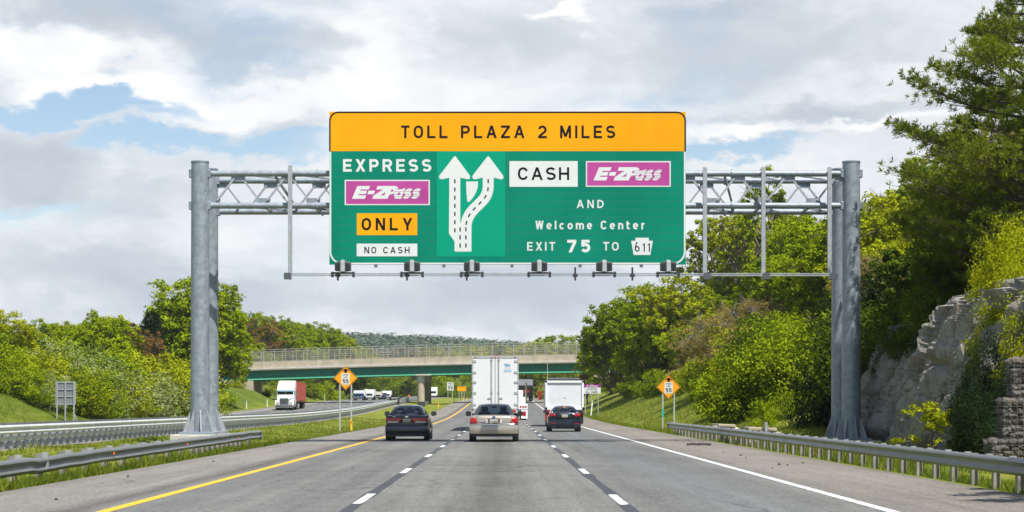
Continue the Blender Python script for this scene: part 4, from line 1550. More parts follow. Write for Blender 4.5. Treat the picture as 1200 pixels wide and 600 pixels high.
def sedan(name, label, loc, P, group=None):
    t = thing(name, label, 'car', loc, P.get('rz', 0), group)
    W, Hh, Ln = P['W'] / 2, P['H'], P['L']
    zd, paint = P['deck'], P['paint']
    pw = P.get('pow', 3.2)
    bow = P.get('bow', 0.13)
    yr = lambda x: bow * (abs(x) / W) ** pw
    # lower body: rings along the length
    st = [(0.0, .84, .40, zd - .13), (.06, .90, .33, zd - .06), (.18, .955, .28, zd), (.55, .985, .22, zd + .01), (P['glass_y0'] + .05, 1.0, .19, zd + .01), (1.7, 1.0, .18, zd - .04), (2.6, 1.0, .18, zd - .06),
          (3.4, .995, .18, zd - .08), (Ln - 1.0, .97, .2, zd - .13), (Ln - .35, .9, .24, zd - .24), (Ln - .08, .74, .3, zd - .32), (Ln, .6, .36, zd - .4)]
    ringp = [(0, 0), (.80, 0), (.95, .10), (1.0, .34), (.995, .60), (.965, .84), (.90, .97), (.78, 1.0), (0, 1.025)]
    rows = []
    for i, (y, hw, z0, z1) in enumerate(st):
        r = []
        for fx, fz in ringp: r.append((fx * hw * W, y + (yr(fx * W) * (1 - min(1, y / .6))), z0 + (z1 - z0) * fz))
        r += [(-x, yy, z) for x, yy, z in reversed(r[1:-1])]
        rows.append(r)
    mb = MB()
    mb.loft(rows, closed=True, caps=True)
    body = mb.build('body', paint, t, smooth=True, sub=2)
    # greenhouse shell split into roof/pillars and panes
    y0, y1, y2, y3, y4 = P['glass_y0'], P['glass_y1'], P['roof_y'], P['wind_y1'], P['wind_y0']
    pr = [(y0, zd - .03), (y0 + (y1 - y0) * .33, zd + (Hh - zd) * .40), (y0 + (y1 - y0) * .66, zd + (Hh - zd) * .73), (y1, Hh - .075), (y1 + .16, Hh - .03), ((y1 + y2) / 2 + .1, Hh - .006), (y2, Hh), ((y2 + y3) / 2, Hh - .012), (y3 - .08, Hh - .05), (y3, Hh - .09),
          (y3 + (y4 - y3) * .35, zd + (Hh - zd) * .60), (y3 + (y4 - y3) * .7, zd + (Hh - zd) * .27), (y4, zd - .08)]
    wb, wr = P['belt_w'] / 2, P['roof_w'] / 2
    nv = 8
    grid = []
    for (y, zt) in pr:
        row = []
        hgt = max(0.0, (zt - (zd - .05)) / (Hh - zd + .05))
        for j in range(2 * nv + 1):
            v = (j - nv) / nv
            a = abs(v)
            s_ = 1 if v >= 0 else -1
            wtop = wb + (wr - wb) * hgt ** 1.15
            if a <= 0.625:
                x = wtop * a / 0.625 * .97
                z = zt - 0.030 * (a / 0.625) ** 2.5 * (0.4 + hgt)
            else:
                u = (a - .625) / .375
                ztop = zt - 0.030 * (0.4 + hgt) - .02 * hgt
                zl = zd - .06
                z = ztop + (zl - ztop) * u
                hh = max(0, (z - zl) / (Hh - zl))
                x = wb + (wr - wb) * hh ** 1.15
                if u == 1: x = wb
            row.append((s_ * x, y, z))
        grid.append(row)
    n = 2 * nv + 1
    parts = {'cabin': [], 'rear_window': [], 'windscreen': [], 'side_window': []}
    for i in range(len(grid) - 1):
        for j in range(2 * nv):
            v = (j + .5 - nv) / nv
            a = abs(v)
            q = (grid[i][j], grid[i][j + 1], grid[i + 1][j + 1], grid[i + 1][j])
            if i <= 2 and a < P.get('rw', .5) + .01: parts['rear_window'].append(q)
            elif i >= 9 and a < .51: parts['windscreen'].append(q)
            elif a > .70 and 2 <= i <= 9 and i != 5: parts['side_window'].append(q)
            else: parts['cabin'].append(q)
    for nm, qs in parts.items():
        mb = MB()
        idx = {}
        for q in qs:
            ids = []
            for p_ in q:
                key = tuple(round(c, 4) for c in p_)
                if key not in idx:
                    idx[key] = len(mb.v)
                    mb.v.append(p_)
                ids.append(idx[key])
            if len(set(ids)) >= 3: mb.f.append(tuple(dict.fromkeys(ids)))
        o = mb.build(nm, paint if nm == 'cabin' else M['glass'], t, smooth=True)
        if nm == 'cabin':
            so = o.modifiers.new('s', 'SOLIDIFY'); so.thickness = 0.03; so.offset = -1
    # cabin inside: seats with headrests, parcel shelf, dashboard
    mt = P.get('seat_mat', M['interior'])
    mb = MB()
    for x in (-.38, .38):
        mb.box(x - .24, x + .24, y1 + .95, y1 + 1.12, .45, zd + .12)
    mb.box(-.62, .62, y0 + .62, y0 + .8, .45, zd + .06)
    sea = mb.build('seats', mt, t, bevel=0.05)
    mb = MB()
    for x in (-.38, .38):
        mb.box(x - .13, x + .13, y1 + .96, y1 + 1.08, zd + .15, zd + .345)
    for x in (-.36, .36):
        mb.box(x - .13, x + .13, y0 + .63, y0 + .74, zd + .03, zd + .18)
    mb.build('headrest', mt, sea, bevel=0.045)
    mb = MB()
    mb.box(-wb + .1, wb - .1, y4 - .75, y4 - .3, zd - .25, zd - .04)
    mb.build('dashboard', M['interior'], t, bevel=0.04)
    mb = MB(); mb.box(-.10, .10, y3 + .1, y3 + .13, Hh - .19, Hh - .12); mb.build('inner_mirror', M['interior'], t)
    # wheels, wells
    for y in (P['wy0'], P['wy1']):
        for s_ in (-1, 1):
            mb = MB()
            mb.tube([(s_ * (W - .24), y, P['wr']), (s_ * (W - .012), y, P['wr'])], P['wr'] + .055, 24)
            mb.build('wheel_well', M['dark'], t)
            wheel(t, s_ * (W - .115), y, P['wr'], .215)
    # door mirrors
    for s_ in (-1, 1):
        mb = MB()
        rows = []
        for u in range(5):
            f = u / 4
            xx = s_ * (W - .03 + .22 * f)
            hz = .05 + .055 * math.sin(math.pi * min(1, .25 + f * .6))
            rows.append([(xx, y4 - .52 - .05, zd + .05 - hz), (xx, y4 - .52 - .05, zd + .05 + hz), (xx, y4 - .42 + .06 * f, zd + .05 + hz * .8), (xx, y4 - .42 + .06 * f, zd + .05 - hz * .8)])
        mb.loft(rows, closed=True, caps=True)
        mr = mb.build('door_mirror', P.get('mirror', paint), t, bevel=0.015)
        mb = MB(); mb.box(s_ * (W + .10) - .075, s_ * (W + .10) + .075, y4 - .578, y4 - .572, zd - .01, zd + .11); mb.build('mirror_glass', M['glass_dark'], mr)
    # rear trims
    yb = lambda x, z: yr(x) - P.get('bump', .05) - .035 * math.sin(math.pi * min(1, max(0, (z - P['bz0']) / (P['bz1'] - P['bz0']))))
    bw = W * .965
    bp = curved_panel(-bw, bw, P['bz0'], P['bz1'], yb, .22, 20).build('bumper', P.get('bumper', paint), t, smooth=True)
    bp.modifiers.new('e', 'EDGE_SPLIT').split_angle = R(45)
    curved_panel(-bw * .93, bw * .93, P['bz0'] - .12, P['bz0'] - .002, lambda x, z: yr(x) + .03, .3, 16).build('valance', M['dark'], t)
    mb = MB()
    for x in P.get('pipes', (.55,)):
        mb.tube([(x, .0, .27), (x, .35, .27)], .032, 10)
    mb.tube([(-.5, .5, .3), (.5, .5, .3)], .06, 8)
    mb.build('exhaust', M['darkgrey'], t)
    return t, yr


def rear_face(t, yr, P):
    """number plate, lid seam"""
    zp0, zp1 = P['plate']
    y = lambda x, z: yr(x) + P.get('face', .0) - 0.035
    mb = MB()
    mb.box(-.155, .155, y(0, 0) - .012, y(0, 0) + .03, zp0, zp1)
    pl = mb.build('number_plate', P['plate_mat'], t)
    mb = MB()
    h = zp1 - zp0
    mb.box(-.15, .15, y(0, 0) - .014, y(0, 0) - .0125, zp1 - h * .28, zp1 - .008)
    mb.build('plate_band', P['band_mat'], pl)
    mb = MB()
    for i in range(6):
        mb.box(-.12 + i * .042, -.12 + i * .042 + .024, y(0, 0) - .0145, y(0, 0) - .0126, zp0 + h * .22, zp0 + h * .62)
    mb.build('plate_number', M['plate_blue'], pl)


# charcoal sedan, left lane
P = dict(W=1.83, H=1.475, L=4.80, deck=1.05, paint=M['paint_grey'], glass_y0=.62, glass_y1=1.28, roof_y=2.1, wind_y1=2.75, wind_y0=3.65, belt_w=1.56, roof_w=1.10, wy0=.98, wy1=3.7, wr=.325,
         bz0=.29, bz1=.62, plate=(.76, .90), plate_mat=M['plate_y'], band_mat=M['plate_w'], pipes=(.58,), rz=0.0)
Yd = depth_at(478.5, -3.72)
t, yr = sedan('sedan_car', 'charcoal grey sedan with wide red tail lights in the lane beside the yellow line', (-3.97, 75.6, 0), P)
f = lambda x, z: yr(x) + .015 - .06 * (1 if z < .95 else .6)
for s_ in (-1, 1):
    a, b = sorted((s_ * .20, s_ * .86))
    tl = curved_panel(a, b, .775, .935, lambda x, z: yr(x) - .045, .12, 10).build('tail_light', M['red_light'], t, smooth=True)
    a, b = sorted((s_ * .34, s_ * .80))
    curved_panel(a, b, .735, .80, lambda x, z: yr(x) - .052, .1, 8).build('reverse_lens', M['clear_light'], tl)
curved_panel(-.86, .86, .935, 1.03, lambda x, z: yr(x) - .015 + (z - .935) * .25, .12, 14).build('boot_lid_edge', M['paint_grey'], t, smooth=True)
curved_panel(-.84, .84, .60, .78, lambda x, z: yr(x) - .012, .1, 14).build('boot_panel', M['paint_grey'], t, smooth=True)
mb = MB(); mb.box(-.06, .06, -.035, -.02, .955, 1.01); mb.build('emblem', M['chrome'], t)
mb = MB(); mb.box(-.58, -.45, -.03, -.012, .965, 1.0); mb.build('sticker', M['sign_white'], t)
rear_face(t, yr, P)

# champagne sedan, middle lane
P = dict(W=1.99, H=1.53, L=5.38, deck=1.055, paint=M['paint_gold'], glass_y0=.98, glass_y1=1.62, roof_y=2.5, wind_y1=3.05, wind_y0=3.85, belt_w=1.66, roof_w=1.24, wy0=1.22, wy1=4.15, wr=.345,
         bz0=.33, bz1=.665, plate=(.75, .895), plate_mat=M['plate_y'], band_mat=M['plate_w'], pipes=(-.6, .6), bow=.12, pow=4.5, bump=.10, mirror=M['paint_navy'], rw=.52)
t, yr = sedan('sedan_car', 'champagne gold full size sedan with red corner tail lights in the middle lane', (-0.38, 72.9, 0), P)
for s_ in (-1, 1):
    a, b = sorted((s_ * .635, s_ * .955))
    c, d = sorted((s_ * .745, s_ * .925))
    curved_panel(a, b, .735, .965, lambda x, z: yr(x) - .03, .15, 8, c, d).build('tail_light', M['red_light'], t, smooth=True)
curved_panel(-.95, .95, .675, .715, lambda x, z: yr(x) - .10, .16, 18).build('chrome_strip', M['chrome'], t, smooth=True)
curved_panel(-.72, .72, .72, 1.03, lambda x, z: yr(x) - .018 + (z - .72) * .10, .12, 14).build('boot_panel', M['paint_gold'], t, smooth=True)
curved_panel(-.24, .24, .725, .925, lambda x, z: yr(x) - .024, .06, 4).build('plate_recess', M['darkgrey'], t)
mb = MB(); mb.tube([(0, -.045, .985), (0, -.02, .985)], .042, 14); em = mb.build('emblem', M['plate_blue'], t); em.scale = (1.5, 1, 1)
mb = MB(); mb.box(-.58, -.40, -.03, -.016, .80, .825); mb.build('badge', M['chrome'], t)
rear_face(t, yr, P)
mb = MB()
for s_ in (-1, 1): mb.box(s_ * .285 - .045, s_ * .285 + .045, -.045, -.02, .74, .90)
mb.build('reversing_lamp', M['clear_light'], t)

# dark navy sedan, right lane
P = dict(W=1.84, H=1.44, L=4.82, deck=1.05, paint=M['paint_navy'], glass_y0=.55, glass_y1=1.35, roof_y=2.1, wind_y1=2.7, wind_y0=3.75, belt_w=1.56, roof_w=1.08, wy0=1.0, wy1=3.75, wr=.33,
         bz0=.28, bz1=.66, plate=(.80, .94), plate_mat=M['plate_y'], band_mat=M['plate_w'], pipes=(-.6, .6), bow=.17, pow=2.6)
t, yr = sedan('sedan_car', 'dark navy sedan close behind the white tipper truck', (3.36, 101.0, 0), P)
for s_ in (-1, 1):
    a, b = sorted((s_ * .46, s_ * .875))
    c, d = sorted((s_ * .56, s_ * .86))
    curved_panel(a, b, .85, .99, lambda x, z: yr(x) - .03, .14, 10, c, d).build('tail_light', M['red_light'], t, smooth=True)
    a, b = sorted((s_ * .50, s_ * .80))
    curved_panel(a, b, .44, .475, lambda x, z: yr(x) - .10, .1, 6).build('bumper_reflector', M['red_light'], t)
curved_panel(-.42, .42, .75, 1.06, lambda x, z: yr(x) - .02 + (z - .75) * .06, .1, 10).build('boot_panel', M['paint_navy'], t, smooth=True)
mb = MB(); mb.box(-.28, .28, -.03, -.015, .965, .985); mb.build('chrome_strip', M['chrome'], t)
mb = MB(); mb.box(-.08, .08, .62, .64, 1.33, 1.40); mb.build('high_light', M['amber'], t)
rear_face(t, yr, P)


# white box trailer with its tractor, middle lane
def dual_axle(t, y, X=1.02, r=.5, name='wheel'):
    for s_ in (-1, 1):
        for o in (0, -.30):
            wheel(t, s_ * (X + o), y, r, .26, .55)


d = 103.0
t = thing('semi_trailer_truck', 'tall white semi trailer with two rear doors ahead of the gold sedan', 'truck', (-0.46, d, 0))
mb = MB(); mb.box(-1.30, 1.30, 0.06, 16.0, 1.18, 4.17); bx = mb.build('box', M['trailer'], t)
for s_ in (-1, 1):
    mb = MB(); a, b = sorted((s_ * .02, s_ * 1.23)); mb.box(a, b, 0.0, 0.055, 1.26, 4.06); dr = mb.build('rear_door', M['trailer'], bx, bevel=0.01)
    mb = MB()
    mb.tube([(s_ * .20, -.045, 1.2), (s_ * .20, -.045, 4.1)], .03, 8)
    for z in (1.35, 2.2, 4.0): mb.box(s_ * .20 - .06, s_ * .20 + .06, -.05, -.002, z - .05, z + .05)
    mb.box(min(s_ * .2, s_ * .42), max(s_ * .2, s_ * .42), -.06, -.03, 1.86, 1.9)
    mb.build('lock_rod', M['steel'], dr)
    mb = MB()
    for z in (1.5, 2.15, 2.75, 3.3, 3.92):
        a, b = sorted((s_ * 1.06, s_ * 1.29)); mb.box(a, b, -.03, -.002, z - .06, z + .06)
    mb.build('hinge', M['steel'], dr)
mb = MB()
for s_ in (-1, 1): mb.box(s_ * 1.27 - .035, s_ * 1.27 + .035, -.012, .058, 1.15, 4.07)
mb.box(-1.305, 1.305, -.012, .058, 4.072, 4.2)
mb.box(-1.305, 1.305, -.012, .058, 1.02, 1.245)
mb.build('rear_frame', M['steel'], bx)
mb = MB()
for x in (-1.1, -.2, 0, .2, 1.1): mb.box(x - .05, x + .05, -.03, -.013, 4.11, 4.15)
for s_ in (-1, 1): mb.box(s_ * 1.0 - .14, s_ * 1.0 + .14, -.03, -.013, 1.06, 1.2)
mb.build('marker_light', M['red_light'], bx)
mb = MB()
mb.box(-.017, .017, -.02, 0.03, 1.26, 4.06)
mb.build('door_seal', M['greyprint'], bx)
o = lettering('lettering', 'TOMLA', M['sky_blue'], .50, .86, 3.62, 3.78, -.006, .26, .8, parent=bx)
o = lettering('lettering', '20085', M['pale_blue'], .46, .90, 3.30, 3.46, -.006, .2, .72, parent=bx)
mb = MB()
for i in range(7): mb.box(.54 + i * .045, .57 + i * .045, -.006, -.004, 3.52, 3.57)
mb.build('small_print', M['greyprint'], bx)
mb = MB(); mb.box(-1.1, 1.1, .12, .2, .5, .6); mb.box(-.7, -.6, .12, .2, .6, 1.15); mb.box(.6, .7, .12, .2, .6, 1.15); mb.build('underrun_bar', M['steel'], t)
for y in (1.6, 2.9): dual_axle(t, y)
mb = MB(); mb.box(-.5, .5, .4, 15, .95, 1.17); mb.build('chassis', M['darkgrey'], t)
mb = MB()
for s_ in (-1, 1): mb.box(s_ * 1.0 - .3, s_ * 1.0 + .3, .9, .92, .2, 1.0)
mb.build('mud_flap', M['rubber'], t)
mb = MB(); mb.box(-1.22, 1.22, 17.2, 19.4, 1.0, 3.9); mb.prism([(-1.0, 19.4, 1.0), (1.0, 19.4, 1.0), (1.0, 19.4, 2.2), (-1.0, 19.4, 2.2)], (0, 1.5, -.15)); mb.build('cab', M['white'], t, bevel=.08)
for y in (16.3, 17.5, 20.2): dual_axle(t, y)

# white tipper truck with rolled tarp, right lane
d = 126.0
t = thing('tipper_truck', 'white tipper truck with a dark rolled tarp, ahead of the navy sedan', 'truck', (4.18, d, 0))
mb = MB(); mb.box(-1.27, 1.27, .06, 7.0, 1.30, 3.12); bx = mb.build('tipping_body', M['tipper'], t)
mb = MB()
for s_ in (-1, 1): mb.box(s_ * 1.25 - .06, s_ * 1.25 + .06, -.03, .055, 1.15, 3.16)
mb.box(-1.31, 1.31, -.03, .055, 3.0, 3.14)
mb.box(-1.31, 1.31, -.03, .055, 1.15, 1.32)
mb.build('tailgate_frame', M['white'], bx)
mb = MB(); mb.box(-.10, .10, .045, .058, 1.95, 2.0); mb.build('badge', M['greyprint'], bx)
mb = MB(); mb.tube([(-1.1, .3, 3.24), (1.05, .3, 3.24)], .11, 10); mb.tube([(-1.1, 1.2, 3.2), (1.1, 1.2, 3.2)], .09, 10); mb.build('rolled_tarp', M['tarp'], t)
mb = MB(); mb.box(-1.3, 1.3, 0, .1, .95, 1.13); mb.box(-.9, .9, .1, 6.8, .8, 1.2); mb.build('chassis', M['darkgrey'], t)
mb = MB()
for s_ in (-1, 1): mb.box(s_ * 1.12 - .12, s_ * 1.12 + .12, -.02, -.002, .96, 1.1)
mb.build('tail_light', M['red_light'], t)
mb = MB(); mb.box(-.05, .05, -.05, -.03, 1.335, 1.42); mb.build('amber_light', M['amber'], t)
mb = MB()
for s_ in (-1, 1): mb.box(s_ * 1.0 - .29, s_ * 1.0 + .29, .25, .27, .18, .95)
mb.build('mud_flap', M['rubber'], t)
for y in (.95, 2.25, 7.9): dual_axle(t, y, 1.02, .5)
mb = MB(); mb.box(-1.2, 1.2, 7.15, 9.3, .75, 2.95); mb.build('cab', M['white'], t, bevel=.1)
mb = MB()
for s_ in (-1, 1):
    mb.box(s_ * 1.52 - .11, s_ * 1.52 + .11, 8.5, 8.62, 1.85, 2.5)
    mb.bar((s_ * 1.2, 8.55, 2.4), (s_ * 1.55, 8.55, 2.4), .04, .04)
mb.build('wing_mirror', M['red_paint'], t, bevel=.03)
mb = MB(); mb.tube([(-1.0, 7.2, 2.9), (-1.0, 7.2, 4.7)], .022, 6); mb.build('aerial', M['steel'], t)
mb = MB(); mb.box(-1.33, -1.2, .05, .13, .35, 1.1); mb.build('side_marker', M['red_paint'], t, bevel=.02)

# white tractor unit without a trailer, ahead of the box trailer
d = 168.0
zr = prof(d)
t = thing('tractor_truck', 'white tractor truck with red rear lights peeking past the box trailer', 'truck', (0.98, d, zr))
mb = MB(); mb.box(-.45, .45, 0, 5.5, .75, 1.05); mb.build('chassis', M['darkgrey'], t)
mb = MB(); mb.box(-1.22, 1.22, -.05, .05, .98, 1.5); lb = mb.build('rear_panel', M['white'], t)
mb = MB()
for x in (-1.05, -.82, -.58, .58, .82, 1.05): mb.box(x - .08, x + .08, -.07, -.052, 1.13, 1.29)
mb.build('tail_light', M['red_light'], lb)
for s_ in (-1, 1):
    mb = MB(); mb.box(s_ * .93 - .30, s_ * .93 + .30, -.02, .0, .14, .95); mf = mb.build('mud_flap', M['white'], t)
    mb = MB(); mb.box(s_ * .93 - .14, s_ * .93 + .14, -.024, -.021, .35, .8); mb.build('flap_mark', M['red_light'], mf)
for y in (.8, 2.1, 5.8): dual_axle(t, y, 1.0, .5)
mb = MB(); mb.box(-.85, .85, 3.4, 5.6, 1.0, 2.75); mb.build('cab', M['white'], t, bevel=.08)
mb = MB()
for s_ in (-1, 1): mb.tube([(s_ * 1.12, 3.2, 1.0), (s_ * 1.12, 3.2, 3.5)], .08, 10)
mb.build('exhaust_stack', M['chrome'], t)
mb = MB(); mb.prism([(-1.1, 5.6, 1.0), (1.1, 5.6, 1.0), (1.1, 5.6, 2.1), (-1.1, 5.6, 2.1)], (0, 1.3, -.1)); mb.build('bonnet', M['white'], t, bevel=.06)

# black tipper far ahead
d = 330.0
t = thing('tipper_truck', 'black tipper truck with grey cab guard far ahead under the bridge', 'truck', (SX(616.5, d), d, prof(d)))
mb = MB(); mb.box(-1.25, 1.25, 0, 5.2, .95, 2.85); bx = mb.build('tipping_body', M['black_paint'], t, bevel=.03)
mb = MB(); mb.box(-.5, -.2, -.02, -.003, 1.5, 2.1); mb.box(.1, .6, -.02, -.003, 1.6, 1.95); mb.build('tailgate_mark', M['red_paint'], bx)
mb = MB(); mb.box(-1.25, 1.25, 5.3, 7.4, .8, 3.6); mb.build('cab', M['grey_paint'], t, bevel=.1)
mb = MB(); mb.box(-1.28, 1.28, 4.9, 5.25, 2.9, 4.0); mb.build('cab_guard', M['grey_paint'], t)
for y in (.9, 2.2, 6.6): dual_axle(t, y, 1.0, .5)
mb = MB()
for s_ in (-1, 1): mb.box(s_ * .95 - .28, s_ * .95 + .28, .2, .22, .15, .9)
mb.build('mud_flap', M['rubber'], t)

# oncoming white semi with a red container: front end at local y = 0, body towards +y
d = 236.0
X = SX(333, d)
t = thing('semi_trailer_truck', 'oncoming white semi truck pulling a red container', 'truck', (X, d, prof(d)), 0.015)
mb = MB()
mb.loft([[(-1.0, 0.15, .55), (1.0, 0.15, .55), (.95, .15, 1.55), (-.95, .15, 1.55)], [(-1.08, 1.8, .55), (1.08, 1.8, .55), (1.02, 1.8, 2.0), (-1.02, 1.8, 2.0)]], closed=True, caps=True)
bon = mb.build('bonnet', M['white'], t, bevel=.1)
mb = MB(); mb.box(-.52, .52, .10, .16, .72, 1.5); gl = mb.build('grille', M['darkgrey'], t)
mb = MB()
for i in range(8): mb.box(-.5, .5, .085, .1, .78 + i * .09, .80 + i * .09)
mb.box(-.56, .56, .08, .1, 1.5, 1.56); mb.box(-.56, -.52, .08, .1, .7, 1.5); mb.box(.52, .56, .08, .1, .7, 1.5)
mb.build('grille_bars', M['chrome'], gl)
mb = MB(); mb.box(-1.15, 1.15, -.05, .25, .30, .72); mb.build('bumper', M['chrome'], t, bevel=.08)
for s_ in (-1, 1):
    mb = MB(); mb.box(s_ * .84 - .22, s_ * .84 + .22, .06, .3, .82, 1.12); fd = mb.build('headlight', M['clear_light'], t, bevel=.05)
    mb = MB()
    mb.loft([[(s_ * (.78 + a), .3 + y, z) for a in (0, .40)] for y, z in ((-.15, .6), (-.1, 1.1), (.25, 1.32), (.8, 1.32), (1.15, 1.05), (1.25, .6))]); mb.build('fender', M['white'], t, smooth=True)
mb = MB(); mb.box(-1.1, 1.1, 1.8, 4.4, .7, 2.75); cb = mb.build('cab', M['white'], t, bevel=.08)
mb = MB()
mb.loft([[(-1.12, 1.9, 2.76), (1.12, 1.9, 2.76), (1.12, 4.5, 2.76), (-1.12, 4.5, 2.76)], [(-1.06, 2.35, 3.3), (1.06, 2.35, 3.3), (1.1, 4.5, 3.5), (-1.1, 4.5, 3.5)], [(-.98, 2.8, 3.78), (.98, 2.8, 3.78), (1.05, 4.5, 3.85), (-1.05, 4.5, 3.85)]], closed=True, caps=True)
mb.build('roof_fairing', M['white'], cb, bevel=.06)
mb = MB()
for s_ in (-1, 1): a, b = sorted((s_ * .02, s_ * .98)); mb.box(a, b, 1.765, 1.795, 2.05, 2.42)
mb.build('windscreen', M['glass_dark'], cb)
mb = MB(); mb.box(-1.05, 1.05, 1.55, 1.8, 2.44, 2.62); mb.build('sun_visor', M['pale_blue'], cb, bevel=.02)
mb = MB(); mb.prism([(1.105, 2.0, 1.45), (1.105, 3.4, 1.75), (1.105, 4.2, 1.75), (1.105, 4.2, 1.62), (1.105, 3.4, 1.62), (1.105, 2.0, 1.3)], (.006, 0, 0)); mb.prism([(.5, .13, 1.15), (.98, .13, 1.55), (.98, .13, 1.68), (.5, .13, 1.28)], (0, -.006, 0)); mb.build('blue_stripe', M['sky_blue'], cb)
mb = MB(); mb.box(1.085, 1.112, 2.1, 3.0, 2.0, 2.5); mb.build('side_window', M['glass_dark'], cb)
for s_ in (-1, 1):
    mb = MB(); mb.box(s_ * 1.38 - .1, s_ * 1.38 + .1, 1.9, 2.0, 1.75, 2.45); mb.bar((s_ * 1.1, 1.95, 2.4), (s_ * 1.4, 1.95, 2.4), .04, .04); mb.build('wing_mirror', M['chrome'], t)
for y in (1.0, 4.7, 6.0, 14.6, 15.9): dual_axle(t, y, 1.0, .5)
mb = MB(); mb.box(.7, 1.1, 2.6, 4.0, .45, .95); mb.build('fuel_tank', M['chrome'], t, bevel=.1)
mb = MB(); mb.box(-.45, .45, 1.5, 16.8, .85, 1.15); mb.build('chassis', M['darkgrey'], t)
mb = MB(); mb.box(-1.22, 1.22, 4.9, 17.0, 1.18, 3.72); ct = mb.build('container', M['container'], t)
mb = MB()
for i in range(44):
    y = 5.05 + i * .27
    mb.box(1.222, 1.25, y, y + .12, 1.3, 3.6)
mb.build('corrugation', M['container'], ct)

# far oncoming traffic
def box_truck(name, label, px, d, w, h, cabm, boxm, X=None, front_len=1.6, length=7.0, group=None, stripe=None):
    X = SX(px, d)
    t = thing(name, label, 'truck' if name == 'box_trailer' else name, (X, d, gz(X, d) if not -33 < X < -18.6 else prof(d)), 0, group)
    mb = MB(); mb.box(-w / 2 * .95, w / 2 * .95, 0, front_len, .45, h * .72); cb = mb.build('cab', cabm, t, bevel=.12)
    mb = MB(); mb.box(-w / 2 * .8, w / 2 * .8, -.03, -.003, h * .42, h * .62); mb.build('windscreen', M['glass_dark'], cb)
    mb = MB(); mb.box(-w / 2 * .9, w / 2 * .9, -.1, .1, .3, .6); mb.build('bumper', M['darkgrey'], t)
    mb = MB(); mb.box(-w / 2, w / 2, front_len + .1, length, .9, h); bx = mb.build('box', boxm, t, bevel=.04)
    if stripe:
        mb = MB()
        for i in range(3): mb.box(-w / 2 * .8 + i * w * .3, -w / 2 * .8 + i * w * .3 + w * .12, -.035, -.004, .7, h * .4)
        mb.build('front_panel', stripe, t)
    for y in (.9, length - 1.4):
        for s_ in (-1, 1): wheel(t, s_ * (w / 2 - .2), y, .45, .3)
    return t


box_truck('van', 'distant blue and white van leading the far oncoming group beyond the speed sign', 420, 360, 2.1, 1.95, M['blue'], M['white'], stripe=M['white'])
box_truck('van', 'distant tall white van with dark windscreen right behind the median speed sign', 432, 372, 1.9, 2.15, M['white'], M['white'])
box_truck('van', 'small distant cream van beside the tall white van', 442, 392, 1.7, 1.7, M['conc_pale'], M['conc_pale'], length=5)
t = box_truck('van', 'distant white camper towed by a dark vehicle on the far opposite road', 452.5, 410, 2.0, 1.9, M['white'], M['white'], length=5)
box_truck('pickup', 'distant dark blue pickup on the far opposite road', 447, 405, 1.8, 1.45, M['blue'], M['interior'], length=4.8)
box_truck('box_trailer', 'white box trailer far off past the bridge pier', 507, 500, 2.3, 2.9, M['white'], M['white'])
# ------------------------------------------------------------------ rock face
def rock_material():
    m = bpy.data.materials.new('rock')
    m.use_nodes = True
    nt = m.node_tree
    k = G(nt)
    b = nt.nodes['Principled BSDF']
    b.inputs['Roughness'].default_value = 0.9
    b.inputs['Specular IOR Level'].default_value = 0.2
    obj = k.n('ShaderNodeTexCoord').outputs['Object']
    n1 = k.noise(k.vmath('MULTIPLY', obj, (1, .7, .35)), 0.9, 7, 0.68)
    n2 = k.noise(k.vmath('MULTIPLY', obj, (2, 2, .5)), 2.6, 7, 0.7)
    c = k.ramp(k.math('ADD', k.math('MULTIPLY', n1, .6), k.math('MULTIPLY', n2, .4)), [(.34, (.14, .13, .118)), (.46, (.27, .255, .23)), (.56, (.37, .35, .318)), (.68, (.50, .47, .42))])
    st = k.noise(k.vmath('MULTIPLY', obj, (1, 1, .12)), 1.7, 5, .6)
    c = k.mixc(k.rng(st, .56, .68, 0, .55), c, (.21, .14, .09))
    nt.links.new(c, b.inputs['Base Color'])
    bp = k.n('ShaderNodeBump')
    bp.inputs['Strength'].default_value = .9
    bp.inputs['Distance'].default_value = .15
    nt.links.new(k.noise(k.vmath('MULTIPLY', obj, (1, 1, .5)), 4.5, 9, .72), bp.inputs['Height'])
    nt.links.new(bp.outputs[0], b.inputs['Normal'])
    return m


rock_m = rock_material()
ny, nz = 330, 96
rows = []
crng = random.Random(5)
cells = {}
def cell(key):
    if key not in cells:
        r = random.Random(hash(key) & 0xffffff)
        cells[key] = (r.uniform(-1, 1), r.uniform(-.5, .5), r.uniform(-.5, .5))
    return cells[key]


def slab(y, z):
    """jointed rock: tall leaning angular blocks at three sizes, each with its own plane, split by deep cracks"""
    tot = 0
    for (sy, sz, shr, amp, crk, sd) in ((2.1, 6.5, .40, .55, .75, 1), (.85, 2.6, .46, .28, .36, 2), (.40, .9, .36, .10, .10, 3)):
        wy = .22 * noise.noise(Vector((y * 1.3, z * 1.1, sd)))
        yy = (y + shr * z + wy) / sy
        zz = (z + .3 * wy) / sz
        a0, b0 = math.floor(yy), math.floor(zz)
        best = []
        for a in (a0 - 1, a0, a0 + 1):
            for bq in (b0 - 1, b0, b0 + 1):
                c = cell((a, bq, sd))
                cy, cz = a + .5 + c[1] * .8, bq + .5 + c[2] * .8
                best.append((abs(yy - cy) + .7 * abs(zz - cz), cy, cz, c))
        best.sort(key=lambda q: q[0])
        d1, cy, cz, c = best[0]
        tot += amp * (c[0] * .9 + (-.75 + c[1] * 1.1) * (yy - cy) * 1.2 + c[2] * (zz - cz))
        e = best[1][0] - d1
        tot += crk * max(0, 1 - e / .13) ** 1.3
    return tot


